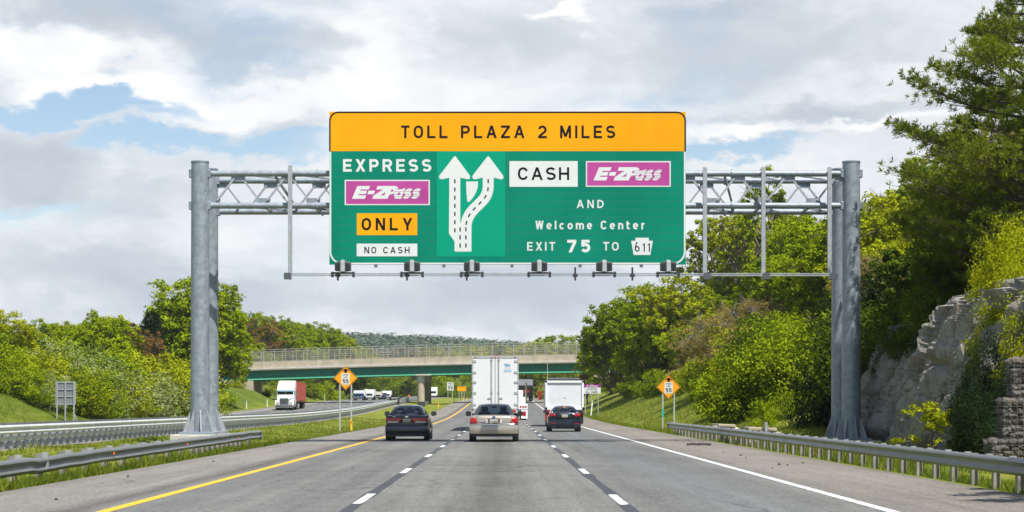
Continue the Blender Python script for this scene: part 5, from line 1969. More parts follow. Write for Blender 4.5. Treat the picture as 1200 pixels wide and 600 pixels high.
for i in range(ny + 1):
    y = 50 + 28 * i / ny
    zt = cliff_top(y) - .2 + .5 * noise.noise(Vector((y * .35, 2, 0))) - 3.0 * sst(73, 78, y) + .55 * (cell((math.floor(y / 2.6 + .3), 9))[0])
    r = []
    for j in range(nz + 1):
        v = j / nz
        z = -.3 + (zt + .3) * v
        x = 14.55 + .75 * v + .5 * v * v - .01 * (y - 56)
        x += slab(y, z) * (1.0 if v < .95 else .7) + .07 * noise.noise(Vector((y * 1.1, z * .9, 4))) + 1.2 * sst(74, 78, y)
        r.append((x, y + .15 * noise.noise(Vector((y, z * 2, 11))), z))
    for q in range(1, 9):
        r.append((r[nz][0] + q * .45, y, zt + .10 * q + .25 * noise.noise(Vector((y * .8, q * .4, 2)))))
    rows.append(r)
mb = MB()
mb.loft(rows)
cliff = mb.build('cliff', rock_m)
tag(cliff, kind='structure')

# ------------------------------------------------------------------ gabion wall
gb = thing('gabion_wall', 'stepped gabion wall of wire baskets filled with dark stones behind the guardrail', 'retaining wall', (12.42, 46.8, -.1))
gab_core = mat('gabion_core', (.05, .045, .04), 1.0)
gab_wire = mat('gabion_wire', (.2, .2, .2), .6, .4)
stone_m = mat('gabion_stone', (.125, .11, .095), .9, 0, .6, 2.6, .6, 14, dirt=(.08, .06, .05))
def stones(mb, pts, r, rg):
    for p in pts:
        n0 = len(mb.v)
        phi = [(0, 1, 1.618), (0, -1, 1.618), (0, 1, -1.618), (0, -1, -1.618), (1, 1.618, 0), (-1, 1.618, 0), (1, -1.618, 0), (-1, -1.618, 0), (1.618, 0, 1), (1.618, 0, -1), (-1.618, 0, 1), (-1.618, 0, -1)]
        rot = Matrix.Rotation(rg.uniform(0, 6), 3, Vector((rg.uniform(-1, 1), rg.uniform(-1, 1), rg.uniform(-1, 1))).normalized())
        sx, sy, sz = rg.uniform(.8, 1.35), rg.uniform(.8, 1.2), rg.uniform(.65, 1.0)
        vs = []
        for q in phi:
            v = rot @ (Vector(q) * (r / 1.9 * rg.uniform(.8, 1.2)))
            vs.append((p[0] + v.x * sx, p[1] + v.y * sy, p[2] + v.z * sz))
        fs = [(0, 1, 8), (0, 8, 4), (0, 4, 5), (0, 5, 10), (0, 10, 1), (1, 6, 8), (8, 9, 4), (4, 2, 5), (5, 11, 10), (10, 7, 1), (3, 6, 7), (3, 7, 11), (3, 11, 2), (3, 2, 9), (3, 9, 6), (6, 1, 7), (7, 10, 11), (11, 5, 2), (2, 4, 9), (9, 8, 6)]
        mb.add(vs, fs)


rg = random.Random(11)
for (x0, z0, z1, yb) in ((0, -.1, .70, 0), (.32, .72, 1.74, .12), (.60, 1.76, 2.76, .24)):
    x1, y1 = x0 + 3.2, yb + 1.0
    mb = MB()
    mb.box(x0 + .08, x1, yb + .08, 1.1, z0, z1 - .05)
    bk = mb.build('basket', gab_core, gb)
    pts = []
    s_ = .155
    nx_, nz_ = int(3.2 / s_), int((z1 - z0) / s_)
    for i in range(nx_):
        for j in range(nz_ + 1):
            pts.append((x0 + .1 + i * s_ + rg.uniform(-.04, .04), yb + .08 + rg.uniform(-.05, .06), min(z1 - .08, z0 + .08 + j * s_ + rg.uniform(-.04, .04))))
    for i in range(5):
        for j in range(nz_ + 1):
            pts.append((x0 + .08 + rg.uniform(-.05, .06), yb + .1 + i * s_ + rg.uniform(-.04, .04), min(z1 - .08, z0 + .08 + j * s_ + rg.uniform(-.04, .04))))
    for i in range(nx_):
        for j in range(5):
            pts.append((x0 + .1 + i * s_ + rg.uniform(-.04, .04), yb + .2 + j * s_, z1 - .07 + rg.uniform(-.03, .02)))
    mb = MB()
    stones(mb, pts, .112, rg)
    mb.build('stone_fill', stone_m, bk)
    mb = MB()
    for i in range(int(3.2 / .16)):
        mb.box(x0 + i * .16 - .004, x0 + i * .16 + .004, yb - .075, yb - .067, z0, z1)
    k = z0
    while k < z1:
        mb.box(x0 - .06, x1, yb - .075, yb - .067, k - .004, k + .004)
        mb.box(x0 - .065, x0 - .057, yb - .07, 1.1, k - .004, k + .004)
        k += .16
    mb.build('wire_mesh', gab_wire, bk)

# low concrete slabs behind the right rail
for (x, y, w, l, h, lab) in ((10.3, 86.5, .9, 2.8, .70, 'low broken concrete block behind the rock side guardrail, the one further off'), (10.4, 75.0, 1.3, 2.4, .70, 'low wide concrete block behind the rock side guardrail beside the gantry column')):
    mb = MB()
    rg = random.Random(int(y))
    mb.box(-w / 2, w / 2, -l / 2, l / 2, -.6, h - .15)
    mb.box(-w / 2 - .05, w / 2 * .7, -l / 2 - .05, l / 2 * .3, h - .148, h)
    stones(mb, [(rg.uniform(-.5, .6), rg.uniform(-l / 2, l / 2 + 1.5), h * .55) for _ in range(7)], .32, rg)
    bm_o = mb.build('concrete_block', M['concrete'], None, bevel=.04)
    bm_o.location = (x, y, gz(x, y))
    bm_o.rotation_euler = (0, .04, .06)
    tag(bm_o, lab, 'concrete block')
mb = MB()
mb.box(-.05, .05, -.05, .05, -.3, .95)
o = mb.build('marker_stake', M['galv_light']); o.location = (10.0, 70.2, gz(10, 70)); tag(o, 'thin grey steel stake standing behind the rock side guardrail near the concrete block', 'stake')

# debris on the right shoulder
rg = random.Random(2)
rows = []
for i in range(15):
    u = i / 14
    y = u * .22
    rows.append([(u * .85 - .45, .05 * math.sin(u * 5) + a, .012 + b + .02 * abs(math.sin(u * 7))) for a, b in ((-.14, 0), (-.05, .035 + .02 * rg.random()), (.06, .03 + .03 * rg.random()), (.14, .0))])
mb = MB(); mb.loft(rows)
o = mb.build('tyre_scrap', M['rubber'], None, fix=False); o.location = (SX(820, 66.0), 66.0, .006)
tag(o, 'strip of black torn tyre tread lying on the paved shoulder', 'tyre scrap')
s2 = o.modifiers.new('s', 'SOLIDIFY'); s2.thickness = .02
for i, (px, py, r, lab) in enumerate(((848, 530, .035, 'x'), (868, 534, .06, 'x'), (913, 545, .07, 'x'), (923, 545.5, .05, 'x'), (941, 543, .06, 'x'), (874, 536.5, .04, 'x'), (905, 549, .05, 'x'), (150, 559, .06, 'x'), (250, 541, .05, 'x'), (66, 586, .05, 'x'))):
    d = H_CAM * F_PX / (py - VPY)
    mb = MB()
    stones(mb, [(0, 0, r * .3)], r * .6, rg)
    o = mb.build('rubble_stone', M['tarp'])
    o.location = (SX(px, d), d, 0)
    tag(o, 'small dark stone lying on the paved shoulder', 'stone', 'loose stones on the shoulders')

# ------------------------------------------------------------------ vegetation
leaf_green = leafmat('leaf_spring_green', (.10, .155, .004), (.33, .41, .008), .24)
leaf_yellow = leafmat('leaf_yellow_green', (.145, .185, .006), (.38, .41, .012), .24)
leaf_mid = leafmat('leaf_mid_green', (.085, .135, .005), (.275, .34, .010), .24)
leaf_dark = leafmat('leaf_dark_green', (.022, .05, .006), (.10, .15, .012), .24)
leaf_bud = leafmat('leaf_brown_buds', (.17, .14, .035), (.36, .28, .085), .3)
leaf_red = leafmat('leaf_reddish', (.10, .07, .02), (.25, .15, .04), .3)
leaf_pale = leafmat('leaf_pale_blossom', (.14, .20, .04), (.50, .52, .26), .3)
leaf_pine = leafmat('pine_needles', (.045, .08, .010), (.22, .26, .03), .28)
leaf_cedar = leafmat('cedar_needles', (.008, .022, .008), (.035, .060, .018), .15)


def leaf_mesh(name, cl, size, seed, aspect=.62, updown=.45, m=None, parent=None):
    """cl: list of (centre, radius, count, tone, flatten): leaves spread through every clump, each one small folded face"""
    r = np.random.default_rng(seed)
    P, T, D = [], [], []
    for (c, rad, n, tone, fl) in cl:
        d = r.normal(size=(n, 3))
        d /= np.linalg.norm(d, axis=1)[:, None] + 1e-9
        q = r.random(n) ** .45
        p = d * (q * rad)[:, None]
        p[:, 2] *= fl
        P.append(p + np.array(c)); D.append(d)
        T.append(np.clip(tone + r.normal(size=n) * .11, 0, 1))
    P = np.concatenate(P); T = np.concatenate(T); D = np.concatenate(D)
    n = len(P)
    nr = D * 1.0 + r.normal(size=(n, 3)) * .42; nr[:, 2] += updown
    nr /= np.linalg.norm(nr, axis=1)[:, None]
    a = np.cross(nr, r.normal(size=(n, 3))); a /= np.linalg.norm(a, axis=1)[:, None] + 1e-9
    b = np.cross(nr, a)
    s = size * (.65 + .7 * r.random(n))[:, None]
    V = np.empty((n, 4, 3))
    V[:, 0] = P - a * s * .5
    V[:, 1] = P + b * s * .5 * aspect - nr * s * .08
    V[:, 2] = P + a * s * .5
    V[:, 3] = P - b * s * .5 * aspect - nr * s * .08
    me = bpy.data.meshes.new(name)
    me.vertices.add(n * 4)
    me.vertices.foreach_set('co', V.reshape(-1).astype(np.float32))
    me.loops.add(n * 4)
    me.loops.foreach_set('vertex_index', np.arange(n * 4, dtype=np.int32))
    me.polygons.add(n)
    me.polygons.foreach_set('loop_start', np.arange(0, n * 4, 4, dtype=np.int32))
    me.update(calc_edges=True)
    at = me.attributes.new('tone', 'FLOAT', 'FACE')
    at.data.foreach_set('value', T.astype(np.float32))
    me.materials.append(m)
    o = bpy.data.objects.new(name, me)
    COL.objects.link(o)
    if parent: o.parent = parent
    return o


def limb(mb, p0, p1, r0, r1, r, n=5, bend=.12):
    p0, p1 = Vector(p0), Vector(p1)
    L_ = (p1 - p0).length
    pts = []
    off = Vector((r.uniform(-1, 1), r.uniform(-1, 1), r.uniform(-.2, .6))) * L_ * bend
    for i in range(n + 1):
        u = i / n
        pts.append(p0.lerp(p1, u) + off * math.sin(math.pi * u))
    mb.tube(pts, [r0 + (r1 - r0) * i / n for i in range(n + 1)], 6, False)
    return pts


def broad_tree(name, seed, H, Rw, trunk_h, lm, bark, n_lobes=12, leaves=13000, size=.30, tone=(.3, .85), lobe_r=.40, twigs=0, gaps=0.0, flat=.85):
    """deciduous tree: trunk, limbs to every lobe, leaf clumps spread over the lobes"""
    r = random.Random(seed)
    t = thing(name, 'x', 'tree')
    mb = MB()
    cz = trunk_h + (H - trunk_h) * .52
    rz_ = (H - trunk_h) * .52
    tr = max(.10, H * .016)
    limb(mb, (0, 0, -.6), (r.uniform(-.4, .4), r.uniform(-.4, .4), H * .72), tr * 1.5, tr * .35, r, 8, .03)
    cl = []
    lobes = [((0, 0, H - Rw * lobe_r * .9), Rw * lobe_r)]
    tries = 0
    while len(lobes) < n_lobes and tries < 2000:
        tries += 1
        th = r.uniform(0, 2 * math.pi)
        ph = math.asin(r.uniform(-.75, .95))
        q = r.uniform(.50, .80)
        rad = Rw * lobe_r * r.uniform(.62, 1.15)
        c = (Rw * q * math.cos(ph) * math.cos(th), Rw * q * math.cos(ph) * math.sin(th), cz + rz_ * q * math.sin(ph))
        if all(math.dist(c, l[0]) > .62 * (rad + l[1]) * .8 for l in lobes): lobes.append((c, rad))
    per = leaves // len(lobes)
    for (c, rad) in lobes:
        z0 = max(trunk_h * .7, c[2] - rad * 2.2 - r.uniform(0, 1))
        pts = limb(mb, (0, 0, min(z0, H * .66)), c, tr * .55, tr * .16, r, 5, .10)
        tn = r.uniform(*tone)
        nc = max(6, per // 46)
        for _ in range(nc):
            d = Vector((r.gauss(0, 1), r.gauss(0, 1), r.gauss(.25, 1))).normalized()
            q = r.uniform(.45, 1.08)
            if r.random() < gaps: continue
            cc = Vector(c) + Vector((d.x, d.y, d.z * flat)) * rad * q
            if cc.z < trunk_h * .6: continue
            cl.append((cc, rad * r.uniform(.22, .40), 46, min(1, max(0, tn + r.uniform(-.18, .18))), .75))
            if r.random() < .30: limb(mb, c, cc, tr * .14, tr * .05, r, 2, .08)
        for _ in range(twigs):
            d = Vector((r.gauss(0, 1), r.gauss(0, 1), r.gauss(.5, .8))).normalized()
            limb(mb, Vector(c) - d * rad * .3, Vector(c) + d * rad * r.uniform(.9, 1.25), .03, .012, r, 3, .1)
    mb.build('trunk', bark, t, smooth=True, fix=False)
    leaf_mesh('crown', cl, size, seed, m=lm, parent=t)
    return t


def shrub(name, seed, H, Rw, lm, leaves=7000, size=.22, tone=(.25, .85), n=16, cat='shrub'):
    r = random.Random(seed)
    t = thing(name, 'x', cat)
    mb = MB()
    cl = []
    for i in range(n):
        th = r.uniform(0, 2 * math.pi)
        q = r.random() ** .6
        h = H * (1 - .55 * q * q) * r.uniform(.55, 1.0)
        c = Vector((Rw * q * math.cos(th), Rw * q * math.sin(th), h * .78))
        limb(mb, (c.x * .2, c.y * .2, -.3), c, .05, .02, r, 4, .12)
        tn = r.uniform(*tone)
        rad = Rw * .36
        for z in np.linspace(.18, 1.0, 4):
            cc = Vector((c.x * (.55 + .45 * z), c.y * (.55 + .45 * z), h * z * .88))
            k = max(2, leaves // (n * 4 * 40))
            for _ in range(k):
                o_ = Vector((r.gauss(0, .5), r.gauss(0, .5), r.gauss(0, .4))) * rad
                cl.append((cc + o_, rad * r.uniform(.4, .75), 40, min(1, max(0, tn + r.uniform(-.15, .15))), .8))
    mb.build('stems', M['bark'], t, smooth=True, fix=False)
    leaf_mesh('foliage', cl, size, seed, m=lm, parent=t)
    return t


def needle_tree(name, seed, H, base_r, lm, z_lo, step, per, droop, tuft, tufts, needle, nw, top_pow=.75, tone=(.2, .8), gapf=.0, low=1.0):
    """conifer: whorls of branches carrying tufts of needles"""
    r = random.Random(seed)
    g_ = np.random.default_rng(seed)
    t = thing(name, 'x', 'tree')
    mb = MB()
    mb.tube([(0, 0, -.8), (.05, 0, H * .5), (0, .05, H)], [H * .02, H * .012, .02], 8, False)
    C, D, T, S = [], [], [], []
    z = z_lo
    while z < H - .15:
        u = (z - z_lo) / (H - z_lo)
        for k in range(per):
            if r.random() < gapf: continue
            th = r.uniform(0, 2 * math.pi)
            L_ = base_r * (1 - u) ** top_pow * r.uniform(.65, 1.1) * min(1, low + u * 1.6) + .25
            dirv = Vector((math.cos(th), math.sin(th), 0))
            p0 = Vector((0, 0, z))
            pts = []
            for i in range(7):
                v = i / 6
                pts.append(p0 + dirv * L_ * v + Vector((0, 0, droop * L_ * v + .22 * L_ * v * v)))
            mb.tube(pts, [.045 * (1 - .85 * i / 6) * (1 + L_ * .12) for i in range(7)], 5, False)
            tn = r.uniform(*tone)
            nt_ = max(4, int(tufts * L_))
            for _ in range(nt_):
                v = r.uniform(.22, 1.0) ** .8
                i = min(5, int(v * 6))
                p = pts[i].lerp(pts[i + 1], v * 6 - i)
                spread = .26 * L_ * (1.15 - v) + .12
                side = Vector((-dirv.y, dirv.x, 0)) * r.gauss(0, spread)
                p = p + side + Vector((0, 0, r.gauss(.04, .10) + abs(side.length) * .12)) + dirv * abs(side.length) * .45
                C.append(p); D.append((dirv * .7 + side * .6 + Vector((0, 0, .5))).normalized()); T.append(tn + r.uniform(-.2, .2))
                if r.random() < .25: mb.tube([pts[max(0, i - 1)], p], [.015, .006], 4, False)
        z += step * r.uniform(.7, 1.3)
    n = len(C)
    C = np.repeat(np.array([tuple(c) for c in C]), tuft, 0)
    D = np.repeat(np.array([tuple(c) for c in D]), tuft, 0)
    T = np.repeat(np.array(T), tuft)
    k = len(C)
    d = D * .9 + g_.normal(size=(k, 3)) * .62
    d /= np.linalg.norm(d, axis=1)[:, None]
    sd = np.cross(d, g_.normal(size=(k, 3))); sd /= np.linalg.norm(sd, axis=1)[:, None]
    ln_ = needle * (.7 + .6 * g_.random(k))[:, None]
    V = np.empty((k, 4, 3))
    V[:, 0] = C - sd * nw * .5
    V[:, 1] = C + d * ln_ * .6 - sd * nw
    V[:, 2] = C + d * ln_
    V[:, 3] = C + d * ln_ * .6 + sd * nw
    me = bpy.data.meshes.new('crown')
    me.vertices.add(k * 4); me.vertices.foreach_set('co', V.reshape(-1).astype(np.float32))
    me.loops.add(k * 4); me.loops.foreach_set('vertex_index', np.arange(k * 4, dtype=np.int32))
    me.polygons.add(k); me.polygons.foreach_set('loop_start', np.arange(0, k * 4, 4, dtype=np.int32))
    me.update(calc_edges=True)
    me.attributes.new('tone', 'FLOAT', 'FACE').data.foreach_set('value', np.clip(T + g_.normal(size=k) * .1, 0, 1).astype(np.float32))
    me.materials.append(lm)
    mb.build('trunk', M['bark'], t, smooth=True, fix=False)
    o = bpy.data.objects.new('crown', me); COL.objects.link(o); o.parent = t
    return t


RB = 'trees on the wooded bank above the shoulder'
RS = 'undergrowth along the foot of the wooded bank'
LBK = 'bushes of the hedge across the opposite road'
WB = 'trees of the wood beyond the bridge'
PROTO = {
    'maple': lambda: broad_tree('maple_tree', 21, 13.0, 5.6, 1.0, leaf_green, M['bark'], 28, 36000, .30),
    'maple2': lambda: broad_tree('maple_tree', 22, 11.0, 4.9, .7, leaf_green, M['bark'], 22, 24000, .28, gaps=.05),
    'yellow': lambda: broad_tree('young_tree', 23, 10.0, 4.1, .8, leaf_yellow, M['bark'], 20, 17000, .25, gaps=.1, twigs=3),
    'yellow2': lambda: broad_tree('young_tree', 24, 12.0, 4.2, 1.4, leaf_yellow, M['bark_pale'], 20, 14000, .25, gaps=.18, twigs=5),
    'mid': lambda: broad_tree('oak_tree', 25, 14.0, 5.8, 1.2, leaf_mid, M['bark'], 24, 27000, .31),
    'bud': lambda: broad_tree('budding_tree', 26, 9.5, 4.2, 1.0, leaf_bud, M['bark_pale'], 18, 15000, .16, gaps=.1, twigs=12, lobe_r=.42),
    'red': lambda: broad_tree('budding_tree', 27, 10.0, 3.8, 1.6, leaf_red, M['bark'], 13, 6500, .22, gaps=.15, twigs=10),
    'dark': lambda: broad_tree('evergreen_tree', 28, 10.0, 4.2, .4, leaf_dark, M['bark'], 20, 20000, .27),
    'slim': lambda: broad_tree('young_tree', 29, 13.0, 3.2, 1.4, leaf_mid, M['bark_pale'], 18, 12000, .25, gaps=.15, twigs=4),
    'cedar': lambda: needle_tree('cedar_tree', 30, 9.5, 2.9, leaf_cedar, .3, .26, 6, -.05, 9, 9, .34, .035, .8),
    'shrub': lambda: shrub('shrub', 31, 4.2, 2.7, leaf_green, 15000, .17),
    'shrub2': lambda: shrub('shrub', 32, 3.6, 2.5, leaf_mid, 14000, .17),
    'shrub3': lambda: shrub('shrub', 33, 4.4, 2.8, leaf_yellow, 14000, .16),
    'blossom': lambda: shrub('blossom_shrub', 34, 4.4, 2.7, leaf_pale, 12000, .16, (.0, .75)),
    'shade': lambda: shrub('evergreen_shrub', 35, 4.0, 2.2, leaf_cedar, 22000, .11),
    'fine': lambda: shrub('sapling_shrub', 37, 5.0, 2.6, leaf_yellow, 26000, .12, n=20),
    'ivy': lambda: shrub('shrub', 36, 2.6, 1.8, leaf_dark, 16000, .10),
}
USED = {}
NOUN = {'maple': 'broad bright green tree', 'maple2': 'rounded green tree', 'yellow': 'yellow green tree', 'yellow2': 'loose yellow green tree', 'mid': 'dark green oak', 'bud': 'tan budding tree', 'slim': 'slender tree', 'dark': 'dark bushy tree', 'red': 'reddish budding tree',
        'shrub': 'bright green bush', 'shrub2': 'mid green bush', 'shrub3': 'yellow green bush', 'ivy': 'dark green bush', 'blossom': 'pale blossoming bush', 'shade': 'dark evergreen bush', 'cedar': 'dark cedar', 'fine': 'leafy sapling'}


def where(group, x, y, h):
    """words for the spot of a tree that stands among many, by the landmark in front of it"""
    px = VPX + x * F_PX / y
    def pick(table):
        for lim, w in table:
            if px < lim: return w
        return table[-1][1]
    if group == RB or group == RS:
        w = pick(((725, 'behind the purple toll sign'), (768, 'between the toll sign and the diamond speed sign'), (805, 'behind the diamond speed sign with the teal tag'), (850, 'under the 611 corner of the overhead sign'), (900, 'under the first hangers beside the overhead sign'), (955, 'under the end of the light bar'), (1012, 'behind the gantry column by the rock'), (2000, 'behind the rock face and the pine')))
        t = ('at the grass edge ' if x < 15.5 else 'low ' if x < 20 else 'midway up ' if x < 29 else 'high up ')
        return t + w
    if group == LBK:
        w = pick(((25, 'at the near end of the hedge'), (66, 'just before the blank sign back'), (95, 'behind the blank sign back'), (135, 'just past the blank sign back'), (172, 'beside the dark cedar'), (400, 'beside the median gantry column')))
        return ('low in the hedge ' if h < 5.2 else 'tall in the hedge ') + w
    w = pick(((315, 'over the bridge end by the large maple'), (350, 'behind the red container truck'), (395, 'beyond the red container truck'), (425, 'behind the median speed sign'), (480, 'beyond the far median rail'), (520, 'behind the bridge pier'), (556, 'behind the plain orange sign'), (612, 'behind the white trailer'), (640, 'behind the black tipper'), (2000, 'behind the white tipper truck')))
    return ('low past the bridge ' if h < 6 else 'tall past the bridge ') + w


def put(kind, x, y, h, label, group=None, wide=1.0, rz=None, z=None, sink=.15, lean=None):
    """a tree or shrub of the wanted height at a spot; copies share their meshes"""
    if kind not in USED:
        src = PROTO[kind]()
        zs = [v.co.z for ch in src.children for v in ch.data.vertices] if len(src.children[0].data.vertices) < 10 else None
        zmax = max(float(np.array([v.co.z for v in ch.data.vertices]).max()) for ch in src.children)
        USED[kind] = (src, zmax)
        o = src
    else:
        o = copy_tree(USED[kind][0])
    zmax = USED[kind][1]
    s_ = h / zmax
    rr_ = random.Random(int(x * 37 + y * 11))
    o.location = (x, y, (gz(x, y) if z is None else z) - sink)
    o.rotation_euler = (0, 0, rr_.uniform(0, 6.28) if rz is None else rz)
    o.scale = (s_ * wide, s_ * wide, s_)
    o['label'] = label
    if group in (RB, RS, LBK, WB): o['label'] = NOUN[kind] + ' ' + where(group, x, y, h)
    if group: o['group'] = group
    elif 'group' in o: del o['group']
    return o


def at(px, d, dx=0): return SX(px, d) + dx
def hgt(py_top, x, y): return H_CAM + (VPY - py_top) * y / F_PX - gz(x, y)


def spot(kind, px, d, py_top, label, group=None, wide=1.0, **kw):
    x = SX(px, d)
    return put(kind, x, d, max(1.0, hgt(py_top, x, d) + kw.get('sink', .15)), label, group, wide, **kw)


# --- right side, from the bridge towards the gantry
spot('red', 688, 262, 418, 'thin reddish budding tree hiding the far end of the bridge', wide=.8)
spot('maple', 728, 240, 349, 'broad bright green tree on the wooded bank, nearest to the bridge end', wide=1.05)
spot('maple2', 716, 258, 375, 'rounded light green tree behind the purple toll sign')
spot('maple', 770, 215, 330, 'tall bright green tree right behind the diamond speed sign of the wooded bank', wide=1.0)
spot('maple2', 757, 216, 378, 'smaller bright green tree just above the diamond sign of the wooded bank')
spot('yellow', 797, 205, 318, 'loose yellow green tree just under the 611 corner of the overhead sign')
spot('bud', 848, 141, 362, 'brownish tan budding tree in the middle of the wooded bank', wide=1.25)
spot('bud', 878, 136, 385, 'low tan budding tree nearer the gantry on the wooded bank', wide=1.1)
spot('bud', 822, 152, 388, 'low tan budding tree nearest the diamond speed sign on the wooded bank', wide=1.1)
spot('bud', 868, 178, 350, 'brownish budding tree just behind the tan one on the wooded bank', wide=1.1)
spot('yellow2', 838, 235, 240, 'tall thin leaved tree whose top shows right beside the edge of the overhead sign', wide=.9)
spot('yellow2', 868, 215, 236, 'tall loose yellow green tree seen below the truss by the rock', wide=1.0)
spot('slim', 902, 208, 192, 'tallest slender tree on the wooded bank, its top showing through the truss', wide=.85)
spot('slim', 886, 222, 205, 'slender tree next to the tallest one behind the truss', wide=.9)
spot('maple2', 905, 160, 296, 'bright green tree under the light bar end on the wooded bank', wide=.95)
spot('maple', 940, 178, 250, 'large green tree before the gantry column by the rock', wide=.9)
spot('yellow', 958, 150, 285, 'yellow leaved tree directly before the gantry column by the rock', wide=1.0)
spot('mid', 930, 215, 245, 'dark green oak at the back of the wooded bank', wide=.9)
spot('dark', 900, 150, 405, 'dark round bush tree low on the wooded bank', RB, wide=.9)
spot('dark', 962, 128, 365, 'dark round bush tree low on the wooded bank', RB, wide=.8)
spot('maple2', 815, 185, 376, 'leafy tree filling the middle of the wooded bank', RB)
spot('maple2', 880, 142, 410, 'leafy tree filling the middle of the wooded bank', RB)
spot('yellow', 925, 140, 375, 'yellow green tree filling the middle of the wooded bank', RB)
spot('maple', 985, 165, 255, 'leafy tree filling the middle of the wooded bank', RB)
spot('maple2', 1010, 135, 232, 'bright yellow green tree just past the gantry column by the rock', wide=1.15)
spot('yellow', 1035, 128, 222, 'yellow green tree between the gantry column and the pine', wide=1.15)
spot('mid', 1060, 150, 235, 'green oak behind the pine', wide=.9)
spot('yellow', 1015, 112, 290, 'low yellow green tree behind the gantry column by the rock, above the rock', wide=1.1)
for i, (kd, px, d, pt) in enumerate((('shrub', 745, 225, 432), ('shrub3', 724, 262, 432), ('shrub', 770, 196, 430), ('shrub2', 800, 170, 428), ('shrub3', 826, 154, 434), ('shrub', 850, 140, 440), ('shrub2', 868, 132, 436), ('shrub', 838, 160, 415),
                                     ('shrub3', 900, 118, 440), ('shrub', 885, 125, 440), ('shrub2', 915, 112, 430), ('shrub', 940, 108, 425), ('shrub3', 962, 104, 425), ('shrub', 975, 112, 395), ('shrub2', 712, 290, 436), ('shrub3', 880, 120, 465), ('shrub', 905, 104, 468), ('shrub3', 935, 98, 470), ('ivy', 955, 96, 462))):
    spot(kd, px, d, pt, {'shrub': 'bright green shrub', 'shrub2': 'mid green shrub', 'shrub3': 'yellow green shrub', 'ivy': 'dark green shrub'}[kd] + ' at the foot of the wooded bank', RS, 1.15)
# the wooded slope behind
rg = random.Random(31)
n_ = 0
while n_ < 78:
    y = rg.uniform(104, 285); x = rg.uniform(18.5, 46)
    if x < 18.5 + max(0, y - 230) * .02: continue
    kd = rg.choice(('maple2', 'maple', 'yellow', 'yellow', 'yellow', 'bud', 'bud', 'yellow2', 'mid', 'yellow2'))
    put(kd, x, y, rg.uniform(5.0, 9.5) if x < 30 else rg.uniform(6, 11), {'maple': 'broad bright green tree', 'maple2': 'rounded bright green tree', 'yellow': 'yellow green tree', 'yellow2': 'loose yellow green tree', 'mid': 'dark green oak', 'bud': 'tan budding tree', 'slim': 'slender tree', 'dark': 'dark bushy tree', 'red': 'reddish budding tree'}[kd] + ' in the thick of the wooded bank', RB, 1.15)
    n_ += 1
y = 95.0
while y < 152:
    for xo in (0, 2.6):
        kd = rg.choice(('shrub', 'shrub2', 'shrub3', 'shrub', 'shrub3', 'ivy', 'shrub2'))
        x = 12.6 + 3.9 * sst(98, 124, y) + xo + rg.uniform(-.4, .4)
        if y < 104 and xo == 0 and rg.random() < .4: continue
        put(kd, x, y, rg.uniform(2.2, 3.8) + xo * .4, {'shrub': 'bright green shrub', 'shrub2': 'mid green shrub', 'shrub3': 'yellow green shrub', 'ivy': 'dark green shrub', 'bud': 'small tan budding tree'}[kd] + ' at the foot of the wooded bank', RS, 1.0)
    y += 3.6
# on and around the rock face
for i, (kd, px, d, pt, lab) in enumerate((
        ('shade', 1022, 92, 330, 'dark evergreen shrub on top of the rock face beside the gantry column'),
        ('shade', 1050, 86, 300, 'tall dark evergreen shrub on the rock face under the pine'),
        ('dark', 1085, 84, 262, 'dark bushy tree on the rock top under the pine branches'),
        ('dark', 1130, 82, 255, 'dark bushy tree on the rock top beside the pine trunk'),
        ('ivy', 1042, 80, 345, 'leafy dark shrub hanging over the middle of the rock top'),
        ('ivy', 1072, 76, 338, 'leafy dark shrub over the highest ledge of the rock'),
        ('ivy', 1125, 74, 318, 'small leafy shrub on the rock top beside the sunlit saplings'),
        ('ivy', 1095, 78, 325, 'small dark shrub on the rock top under the dark bushy trees'))):
    x = SX(px, d)
    spot(kd, px, d, pt, lab, wide=1.0 if kd != 'dark' else 1.1)
put('shade', 13.75, 53.5, 4.3, 'tall dark evergreen shrub growing between rock face and gabion wall', wide=.30, z=0)
put('shade', 14.3, 52.6, 3.4, 'dark evergreen shrub right behind the gabion wall', wide=.36, z=0)
put('shade', 13.0, 51.0, 2.4, 'dark evergreen shrub at the foot of the rock beside the gabion wall', wide=.6, z=0)
put('fine', 15.9, 56.0, 3.6, 'bright yellow green shrub on the slope just above the gabion wall', wide=.55, z=3.0)
put('fine', 16.4, 60.0, 4.3, 'bright yellow green sapling lit by the sun on the rock top', wide=.5, z=3.6)
put('fine', 16.9, 58.5, 3.6, 'bright yellow green shrub highest on the rock beside the pine trunk', wide=.8, z=4.2)
put('fine', 15.7, 57.0, 3.4, 'sunlit yellow green shrub covering the rock face above the dark evergreen', wide=.75, z=2.2)
put('fine', 15.2, 53.5, 3.8, 'sunlit yellow green shrub rising behind the gabion wall', wide=.5, z=1.2)
put('shade', 14.6, 84, 4.5, 'dark shrub in front of the far end of the rock face', wide=.6, z=0)
put('shrub', 13.6, 88, 2.4, 'green shrub in the gap between gantry column and rock face', wide=.8, z=0)
put('shrub', 12.6, 89, 1.9, 'low green shrub behind the footing of the gantry column by the rock', wide=.9, z=0)

for (x, y, z, h, lab) in ((15.3, 73.5, 2.6, 2.0, 'dark shrub growing on the far shoulder of the rock face'), (15.6, 70.0, 3.6, 1.7, 'small dark shrub in the upper cracks of the rock face'), (15.9, 66.5, 4.3, 1.8, 'leafy dark shrub drooping over the rock edge under the pine')):
    put('ivy', x, y, h, lab, z=z, wide=1.1)

